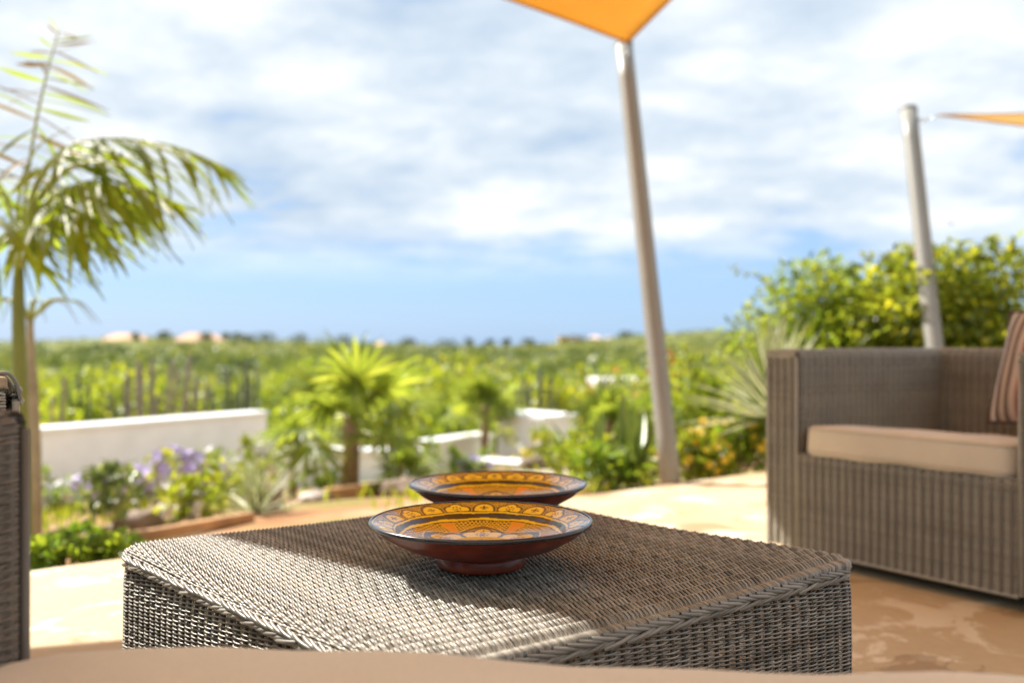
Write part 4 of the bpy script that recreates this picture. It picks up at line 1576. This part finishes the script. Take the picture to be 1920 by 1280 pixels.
# --- shrubs on the right: hedge, gold bush, low plants
shrub('hedge_bush', 'tall loose green bush behind the armchair, left of the right pole', 'bush', (2.25, 7.1, G(2.25, 7.1)), (1.55, 0.9, 1.36), 12000, 0.060, 'leaf_hedge', 34, 'bushes behind the armchair', 0.55, 9)
shrub('hedge_bush', 'bush with gold and orange leaf tips, right of the right pole', 'bush', (3.05, 6.6, G(3.05, 6.6)), (1.6, 1.1, 1.40), 11000, 0.070, 'leaf_gold', 34, 'bushes behind the armchair', 0.50, 6, ('petal_orange', 8, 0.05), 0.62)
shrub('hedge_bush', 'yellow-green feathery bush between the yucca and the tall bush', 'bush', (1.68, 7.5, G(1.68, 7.5)), (1.0, 0.9, 0.82), 4200, 0.055, 'leaf_lime', 14, 'bushes behind the armchair', 0.45, 8)
low = [(1330, 7.6, (0.9, 0.7, 0.80), 1500, 'leaf_hedge', 'green shrub right of the middle pole, below the hill', None, 8.2),
       (1300, 5.75, (0.55, 0.45, 0.30), 900, 'leaf_lime', 'low yellow flowering plant right of the pole foot', ('petal_yellow', 40, 0.05), 0),
       (1385, 5.95, (0.60, 0.45, 0.34), 900, 'leaf_fresh', 'low bright green plant with yellow flowers below the yucca', ('petal_yellow', 50, 0.05), 0),
       (1215, 8.4, (0.9, 0.8, 0.75), 1500, 'leaf_fresh', 'fresh green shrub left of the middle pole', None, 0),
       (1165, 9.6, (1.0, 0.9, 0.9), 1500, 'leaf_gold', 'yellowish shrub below the small hut roof', ('petal_orange', 25, 0.07), 0),
       (1285, 9.0, (1.1, 0.9, 1.05), 1700, 'leaf_hedge', 'orange-dotted green shrub right of the middle pole', ('petal_orange', 40, 0.07), 0),
       (1085, 6.3, (0.6, 0.5, 0.34), 800, 'leaf_lime', 'grassy lime plant right of the rear dish', None, 0),
       (1150, 5.9, (0.45, 0.4, 0.26), 600, 'leaf_fresh', 'low fresh green plant by the patio edge near the pole', None, 0)]
for (p_, z_, s_, n_, m_, lb, fl, _) in low:
    shrub('garden_shrub', lb, 'shrub', on_ground(p_, z_), s_, n_, 0.055, m_, 10, 'shrubs in the garden beds', 0.5, 2, fl)

# --- left beds: purple and white flowering plants, ground cover
flw = [(110, 8.2, (0.55, 0.5, 0.75), 'leaf_fresh', ('petal_white', 14, 0.08), 'green stemmed plant before the white wall, farthest left'),
       (195, 7.8, (0.6, 0.5, 0.72), 'leaf_aloe', ('petal_lilac', 34, 0.09), 'lilac flowering plant before the white wall, left one'),
       (245, 7.2, (0.5, 0.5, 0.70), 'leaf_hedge', ('petal_lilac', 30, 0.09), 'lilac flowering plant with darker leaves beside the left one'),
       (335, 7.9, (0.55, 0.5, 0.78), 'leaf_gold', ('petal_lilac', 36, 0.10), 'lilac and white flowering plant in the middle of the wall'),
       (380, 11.2, (0.40, 0.4, 0.95), 'leaf_fresh', None, 'small green plant against the white wall'),
       (470, 8.0, (0.9, 0.7, 0.95), 'leaf_hedge', ('petal_white', 20, 0.08), 'loose green shrub at the right end of the left wall'),
       (440, 6.8, (0.55, 0.45, 0.60), 'leaf_lime', None, 'yellow-green plant before the shaded end of the wall'),
       (225, 5.4, (0.40, 0.35, 0.50), 'leaf_aloe', None, 'upright pale green plant behind the timber edging'),
       (360, 5.8, (0.35, 0.30, 0.42), 'leaf_lime', ('petal_white', 10, 0.06), 'small lime plant with pale flowers behind the table corner'),
       (600, 8.3, (0.7, 0.6, 0.40), 'leaf_fresh', ('petal_white', 14, 0.07), 'low green plant left of the fan palm trunk'),
       (780, 9.4, (0.5, 0.6, 0.75), 'leaf_fresh', None, 'upright green shrub before the short grey-white wall'),
       (880, 8.2, (0.4, 0.4, 0.55), 'leaf_fresh', ('petal_lilac', 8, 0.10), 'small green shrub with a lilac bloom behind the rear dish'),
       (990, 9.4, (0.7, 0.6, 0.75), 'leaf_lime', ('petal_yellow', 12, 0.07), 'yellow-green shrub in front of the tall wall end'),
       (1075, 10.2, (0.8, 0.7, 0.80), 'leaf_fresh', ('petal_white', 12, 0.08), 'fresh green shrub right of the tall wall end')]
for (p_, z_, s_, m_, fl, lb) in flw:
    shrub('flowering_plant', lb, 'plant', on_ground(p_, z_), (s_[0], s_[1], s_[2] * (0.52 if z_ > 6.5 else 0.7)), 260, 0.070, m_, 8, 'flowering plants in the left beds', 0.55, 3, fl, 0.42)
gc = [(95, 3.62, 'bright green ground-cover plant at the patio edge, far left'), (150, 3.72, 'bright green ground-cover plant beside the far left one'), (205, 3.85, 'low ground-cover plant nearest the table corner')]
for i, (p_, z_, lb) in enumerate(gc):
    shrub('ground_cover_plant', lb, 'plant', on_ground(p_, z_), (0.36, 0.26, 0.16 - 0.03 * i), 420, 0.042, 'leaf_fresh', 9, 'ground cover plants at the patio edge', 0.62, 0, None, 0.6)

# grassy weeds between the beds
b = MB()
n_ = 9000
xx_ = rng.uniform(-6, 4.5, n_)
yy_ = rng.uniform(3.5, 14, n_)
tt_ = V2[0] * (xx_ - E0[0]) + V2[1] * (yy_ - E0[1])
pn = np.sin(xx_ * 1.7 + 1) + np.sin(yy_ * 1.3 + xx_ * 0.6) + rng.normal(0, 0.4, n_)
k = (tt_ > 0.45) & (pn > 0.55)
xx_, yy_ = xx_[k], yy_[k]
P = np.stack([xx_, yy_, gz(xx_, yy_)], 1)
D = unit(rand_dirs(len(P)) * 0.5 + np.array([0, 0, 1.0]))
b.leaves(P, D, unit(rand_dirs(len(P)) + np.array([0, -1, 0.2])), rng.uniform(0.07, 0.18, len(P)), 0.018, rng.uniform(0.3, 0.9, len(P)))
stuff(b.build('weeds', 'leaf_lime'))
# small stones and soil clods along the patio edging
b = MB()
for k in range(420):
    s_ = rng.uniform(-3, 7)
    t_ = abs(rng.normal(0, 0.16)) + 0.02
    c2 = E0 + U2 * s_ + V2 * t_
    r_ = rng.uniform(0.008, 0.026)
    th, ph = np.meshgrid(np.arange(6) / 6 * 2 * PI, np.linspace(0.1, PI - 0.1, 4))
    V = np.stack([np.sin(ph) * np.cos(th), np.sin(ph) * np.sin(th), 0.7 * np.cos(ph)], -1) * r_ * rng.uniform(0.7, 1.2, (4, 6, 1))
    b.grid((V + np.array((c2[0], c2[1], G(*c2) + r_ * 0.4)))[:, ::-1], 0.2, wrap=True)
stuff(b.build('soil_clods', 'timber'))

# --- bushes beyond the wall
far_b = [(120, 17, 2.2, 1.10, 'leaf_hedge'), (185, 21, 2.6, 1.6, 'leaf_lime'), (260, 26, 2.4, 1.2, 'leaf_hedge'), (330, 19, 1.8, 0.85, 'leaf_lime'), (455, 23, 2.6, 1.15, 'leaf_lime'),
         (520, 18, 2.0, 1.0, 'leaf_hedge'), (585, 28, 3.2, 1.7, 'leaf_hedge'), (700, 18, 2.6, 1.3, 'leaf_lime'), (770, 22, 3.0, 1.75, 'leaf_lime'), (830, 15, 1.9, 0.95, 'leaf_hedge'),
         (865, 26, 3.4, 1.7, 'leaf_gold'), (960, 19, 2.6, 1.45, 'leaf_lime'), (1010, 24, 2.6, 1.3, 'leaf_hedge'), (1085, 18, 2.4, 1.3, 'leaf_gold'), (1150, 24, 3.2, 1.6, 'leaf_hedge'),
         (1300, 16, 2.2, 1.3, 'leaf_gold'), (1360, 21, 2.6, 1.7, 'leaf_hedge'), (1440, 15, 2.4, 1.6, 'leaf_lime'), (60, 27, 3.0, 1.5, 'leaf_lime'), (1560, 18, 3.0, 1.9, 'leaf_hedge')]
wrd = {'leaf_hedge': 'mid-green', 'leaf_lime': 'yellow-green', 'leaf_gold': 'golden'}
where = ['behind the far left end of the white wall', 'between the left cacti, widest there', 'behind the left cacti, under the hill', 'at the foot of the tall brown cacti', 'behind the right cacti of the left group',
         'behind the right end of the left wall', 'far behind the fan palm, left side', 'directly behind the fan palm crown', 'right of the fan palm crown', 'above the short grey-white wall',
         'behind the small fan palm over the dishes', 'left of the middle cacti', 'behind the middle cacti', 'right of the middle cacti', 'beside the small hut, farther back',
         'right of the middle pole, nearer one', 'right of the middle pole, behind the nearer one', 'behind the yucca', 'behind the feather palm trunk', 'far behind the armchair bushes']
for (p_, z_, w_, h_, m_), wh in zip(far_b, where):
    shrub('wild_bush', wrd[m_] + ' wild bush ' + wh, 'bush', on_ground(p_, z_), (w_, w_ * 0.9, h_), 1100, 0.15, m_, 14, 'wild bushes beyond the garden wall', 0.5, 2)


# --- cacti beyond the wall
def cactus(label, pxl, z, top_px, rad_, lean, mat, arms):
    rad_ *= 0.66
    g = on_ground(pxl, z)
    h = at(pxl, top_px, z)[2] - g[2]
    t = thing('column_cactus', label, 'cactus', tuple(g), 0, 'tall column cacti beyond the wall')

    def col(pts, r0):
        pts = np.asarray(pts, float)
        q = np.linspace(0, 1, 14)
        P = np.stack([np.interp(q, np.linspace(0, 1, len(pts)), pts[:, i]) for i in range(3)], 1)
        for _ in range(4):
            P[1:-1] = (P[:-2] + 2 * P[1:-1] + P[2:]) / 4
        b = MB()
        rr = r0 * np.interp(q, [0, 0.1, 0.9, 0.97, 1], [0.8, 1, 0.95, 0.7, 0.2])
        sides = 16
        a = np.arange(sides) / sides * 2 * PI
        T = unit(np.gradient(P, axis=0))
        X = unit(np.cross(T, (0, 1, 0.1)))
        Y = np.cross(T, X)
        rib = np.where(np.arange(sides) % 2 == 0, 1.0, 0.78)
        V = P[:, None] + (rr[:, None] * rib)[..., None] * (np.cos(a)[None, :, None] * X[:, None] + np.sin(a)[None, :, None] * Y[:, None])
        b.grid(V, 0.5, wrap=True)
        return b
    col([(0, 0, -0.1), (lean * 0.3 * h, 0, h * 0.5), (lean * h, 0, h)], rad_).build('stem', mat, t)
    for k in range(arms):
        sg = 1 if k % 2 else -1
        h0 = h * random.uniform(0.12, 0.35)
        o_ = sg * rad_ * random.uniform(2.2, 4.2)
        yy = rad_ * random.uniform(-2, 2)
        h1 = h * random.uniform(0.65, 0.95)
        col([(lean * 0.2 * h, 0, h0), (o_ * 0.8, yy * 0.7, h0 + 0.12), (o_, yy, h0 + 0.4), (o_ + lean * h * 0.6, yy, h1)], rad_ * 0.85).build('arm', mat, t)
    return t


cacti = [(112, 16.0, 700, .06, .06, 'cactus_wood', 1), (150, 17.1, 690, .06, -.02, 'cactus_skin', 2), (232, 17.1, 715, .06, .03, 'cactus_skin', 1), (262, 16.7, 672, .09, -.02, 'cactus_wood', 1),
         (283, 17.8, 668, .08, .01, 'cactus_wood', 1), (306, 16.4, 668, .06, .09, 'cactus_wood', 1), (338, 16.7, 660, .07, .10, 'cactus_wood', 1), (362, 18.1, 705, .08, .05, 'cactus_wood', 2),
         (402, 17.1, 725, .07, -.05, 'cactus_skin', 2), (432, 17.4, 690, .06, -.03, 'cactus_skin', 2), (458, 17.1, 672, .06, .01, 'cactus_skin', 2), (478, 18.1, 690, .06, .02, 'cactus_skin', 1),
         (205, 18.4, 735, .07, .0, 'cactus_wood', 1), (930, 17.8, 700, .06, .02, 'cactus_skin', 2), (985, 17.1, 705, .06, -.02, 'cactus_skin', 2), (1012, 16.7, 690, .07, .01, 'cactus_skin', 2), (1032, 17.8, 700, .06, .02, 'cactus_skin', 2)]
cw = ['leaning pale cactus stem farthest left', 'green cactus clump at the far left of the wall', 'green cactus left of the thick brown ones', 'thickest brown cactus column above the wall', 'brown cactus column close beside the thickest',
      'pale cactus leaning right, left of two', 'tall pale cactus leaning right, right of two', 'brown branching cactus behind the leaning pale ones', 'dark green cactus clump leaning left', 'grey-green cactus clump near the wall end',
      'tallest green cactus near the wall end', 'slim green cactus at the right of the left group', 'short brown cactus among the yellow-green bush', 'green cactus clump left of the middle group', 'green cactus in the middle group, left',
      'tallest green cactus of the middle group', 'green cactus at the right of the middle group']
for (p_, z_, tp, r_, ln, m_, ar), lb in zip(cacti, cw):
    cactus(lb, p_, z_, tp, r_, ln, m_, ar)


# --- small hut roof below the hill
def hut():
    c = at(1180, 712, 17.5)
    g = G(c[0], c[1])
    t = thing('garden_hut', 'low garden hut with a flat pinkish roof, left of the middle pole', 'hut', (c[0], c[1], g), R(6))
    H = c[2] + 0.04 - g
    b = MB()
    b.box((0, 0, (H - 0.16) / 2), (0.95, 0.9, H - 0.16))
    b.build('wall', 'roof_grey', t, False)
    b = MB()
    b.box((0, 0, H - 0.08), (1.30, 1.2, 0.15))
    b.build('roof', 'house_white', t, False, bevel=0.02)
    b = MB()
    b.box((0.1, -0.455, (H - 0.16) * 0.45), (0.4, 0.03, (H - 0.16) * 0.85))
    b.build('door', 'timber', t, False)


hut()


# --- houses on the ridge
def house(label, x0p, x1p, yb, yt, z, wall_m, roof_m, depth=9.0, roof_h=0.45, nw=4, group='houses on the far ridge'):
    a, c = at(x0p, yb, z), at(x1p, yt, z)
    w = c[0] - a[0]
    H = c[2] - a[2]
    g = min(a[2], G((a[0] + c[0]) / 2, z)) - 0.5
    t = thing('house', label, 'house', ((a[0] + c[0]) / 2, z, g), R(random.uniform(-8, 8)), group)
    hb_ = a[2] - g + H * (1 - roof_h)
    b = MB()
    b.box((0, 0, hb_ / 2), (w * 0.92, depth * 0.92, hb_))
    b.build('wall', wall_m, t, False)
    top = a[2] - g + H
    if roof_h > 0.15:
        V = np.array([(-w / 2, -depth / 2, hb_), (w / 2, -depth / 2, hb_), (w / 2, depth / 2, hb_), (-w / 2, depth / 2, hb_),
                      (-w * 0.22, 0, top), (w * 0.22, 0, top),
                      (-w / 2, -depth / 2, hb_ - 0.2), (w / 2, -depth / 2, hb_ - 0.2), (w / 2, depth / 2, hb_ - 0.2), (-w / 2, depth / 2, hb_ - 0.2)])
        Fq = np.array([(0, 1, 5, 4), (2, 3, 4, 5), (6, 7, 1, 0), (7, 8, 2, 1), (8, 9, 3, 2), (9, 6, 0, 3), (9, 8, 7, 6)])
        Ft = np.array([(1, 2, 5), (3, 0, 4)])
        b = MB()
        b.add(V, [Fq, Ft])
    else:
        b = MB()
        b.box((0, 0, top - 0.15), (w, depth, 0.3))
    b.build('roof', roof_m, t, False)
    for k in range(nw):
        b = MB()
        xx_ = (k - (nw - 1) / 2) * w * 0.8 / nw
        wh = min(1.2, H * (1 - roof_h) * 0.55)
        b.box((xx_, -depth * 0.46 - 0.02, a[2] - g + H * (1 - roof_h) * 0.5), (w * 0.35 / nw, 0.1, wh))
        b.build('window', 'window_glass', t, False)
    return t


house('wide peach hip-roofed house on the ridge, farthest left', 190, 286, 647, 625, 286, 'house_peach', 'roof_peach', 10, 0.7)
house('peach hip-roofed house on the ridge, second from the left', 326, 424, 652, 624, 284, 'house_peach', 'roof_peach', 10, 0.6)
house('low peach outbuilding on the ridge right of the peach houses', 424, 468, 655, 641, 283, 'house_white', 'roof_peach', 7, 0.5, 2)
house('small tan house under the ridge, right of the dishes', 958, 984, 659, 648, 292, 'house_peach', 'roof_grey', 6, 0.3, 2)
house('small pale grey house on the far ridge', 1004, 1030, 656, 643, 294, 'house_white', 'roof_grey', 7, 0.1, 2)
house('yellow house on the far ridge', 1046, 1068, 650, 630, 296, 'house_yellow', 'house_yellow', 7, 0.1, 2)
house('cream house beside the yellow one on the ridge', 1070, 1094, 650, 632, 297, 'house_white', 'roof_peach', 7, 0.3, 2)
house('white house with pink roof on the far ridge', 1103, 1128, 649, 629, 298, 'house_white', 'house_pink', 7, 0.3, 2)
house('grey-white house left of the middle pole on the ridge', 1132, 1155, 648, 631, 298, 'house_white', 'roof_grey', 7, 0.3, 2)
house('small peach house on the left slope behind the palm crown', 700, 724, 652, 641, 290, 'house_pink', 'roof_peach', 6, 0.4, 2)

# --- trees on the ridge
rt = [(252, 641, 24, 20, 282), (308, 640, 34, 24, 285), (386, 645, 30, 24, 280), (424, 637, 24, 18, 288), (448, 637, 26, 20, 288), (500, 640, 40, 22, 288), (640, 640, 44, 22, 286), (560, 641, 40, 24, 287),
      (880, 641, 18, 26, 296), (918, 640, 16, 26, 296), (948, 641, 18, 24, 296), (840, 648, 40, 18, 292), (990, 650, 26, 18, 290), (1175, 634, 30, 12, 292), (770, 644, 40, 20, 290), (460, 652, 34, 20, 276), (1080, 652, 36, 12, 288)]
tw_ = ['right of the first peach house', 'between the two peach houses', 'in front of the second peach house', 'just right of the second peach house', 'above the peach outbuilding', 'left of the fan palm on the ridge', 'behind the fan palm crown on the ridge',
       'left behind the fan palm crown', 'standing alone on the ridge, left of three', 'standing alone on the ridge, middle of three', 'standing alone on the ridge, right of three', 'low on the ridge above the rear dish', 'below the pale grey house',
       'right of the ridge houses', 'on the ridge right of the fan palm', 'below the peach outbuilding', 'below the yellow house']
for (p_, yb_, wp, hp, z_), lb in zip(rt, tw_):
    c = at(p_, yb_, z_)
    g = G(c[0], c[1])
    w_ = wp / FPX * z_
    h_ = hp / FPX * z_ * 0.7
    t = thing('ridge_tree', 'dark round tree ' + lb, 'tree', (c[0], c[1], g), 0, 'dark trees on the far ridge')
    base_h = max(c[2] - g - h_ * 0.3, 0.3)
    b = MB()
    C = rng.uniform(-1, 1, (9, 3)) * np.array([w_ * 0.3, w_ * 0.3, h_ * 0.22]) + np.array([0, 0, base_h + h_ * 0.3])
    leafy(b, C, np.full(9, w_ * 0.24), 420, 0.55, 0.5)
    stuff(b.build('crown', 'leaf_tree', t))
    b = MB()
    b.tube([(0, 0, -0.3), (0.1, 0, base_h + h_ * 0.3)], [0.22, 0.1], 7)
    b.build('trunk', 'trunk_brown', t)

# --- scrub that covers the valley and the hill (nobody could count it)
b = MB()
n_ = 5600
az = rng.uniform(-0.85, 0.85, n_)
dd = np.exp(rng.uniform(math.log(26), math.log(318), n_))
far_more = rng.uniform(150, 318, 3600)
dd[:3600] = far_more
dd = np.where(dd > 268, dd - 12 * rng.uniform(0, 1, n_), dd)
xs, ys = dd * np.tan(az), dd
zs = gz(xs, ys)
big = rng.uniform(0.7, 1.5, n_) * np.interp(dd, [26, 150, 318], [0.8, 1.1, 0.70]) * np.where(dd > 258, 0.6, 1.0) * np.minimum(np.exp(rng.normal(0, 0.30, n_)), np.where(dd < 90, 0.95, 1.5))
ctone = np.clip(0.5 + 0.28 * np.sin(xs * 0.06 + 2 * np.sin(ys * 0.05)) + 0.15 * np.sin(xs * 0.021 + ys * 0.03) + rng.normal(0, 0.22, n_), 0, 1)
per_c = 34
i = np.repeat(np.arange(n_), per_c)
d = rand_dirs(len(i), 0.35)
d[:, 2] = np.abs(d[:, 2])
P = np.stack([xs, ys, zs], 1)[i] + d * big[i][:, None] * np.array([1.0, 1.0, 0.72]) * rng.uniform(0.45, 1.0, (len(i), 1))
D = unit(d + 0.8 * rand_dirs(len(i)))
Ls = big[i] * rng.uniform(0.4, 0.75, len(i))
b.leaves(P, D, unit(d + 0.4 * rand_dirs(len(i)) + np.array([0, 0, 0.5])), Ls, Ls * 0.65, np.clip(ctone[i] + rng.normal(0, 0.14, len(i)), 0, 1))
stuff(b.build('hillside_scrub', 'leaf_scrub'))
print('tris approx', sum(len(p.loops) - 2 * 0 for p in []) if False else sum(len(o.data.loops) for o in COL.objects if o.type == 'MESH') // 2)
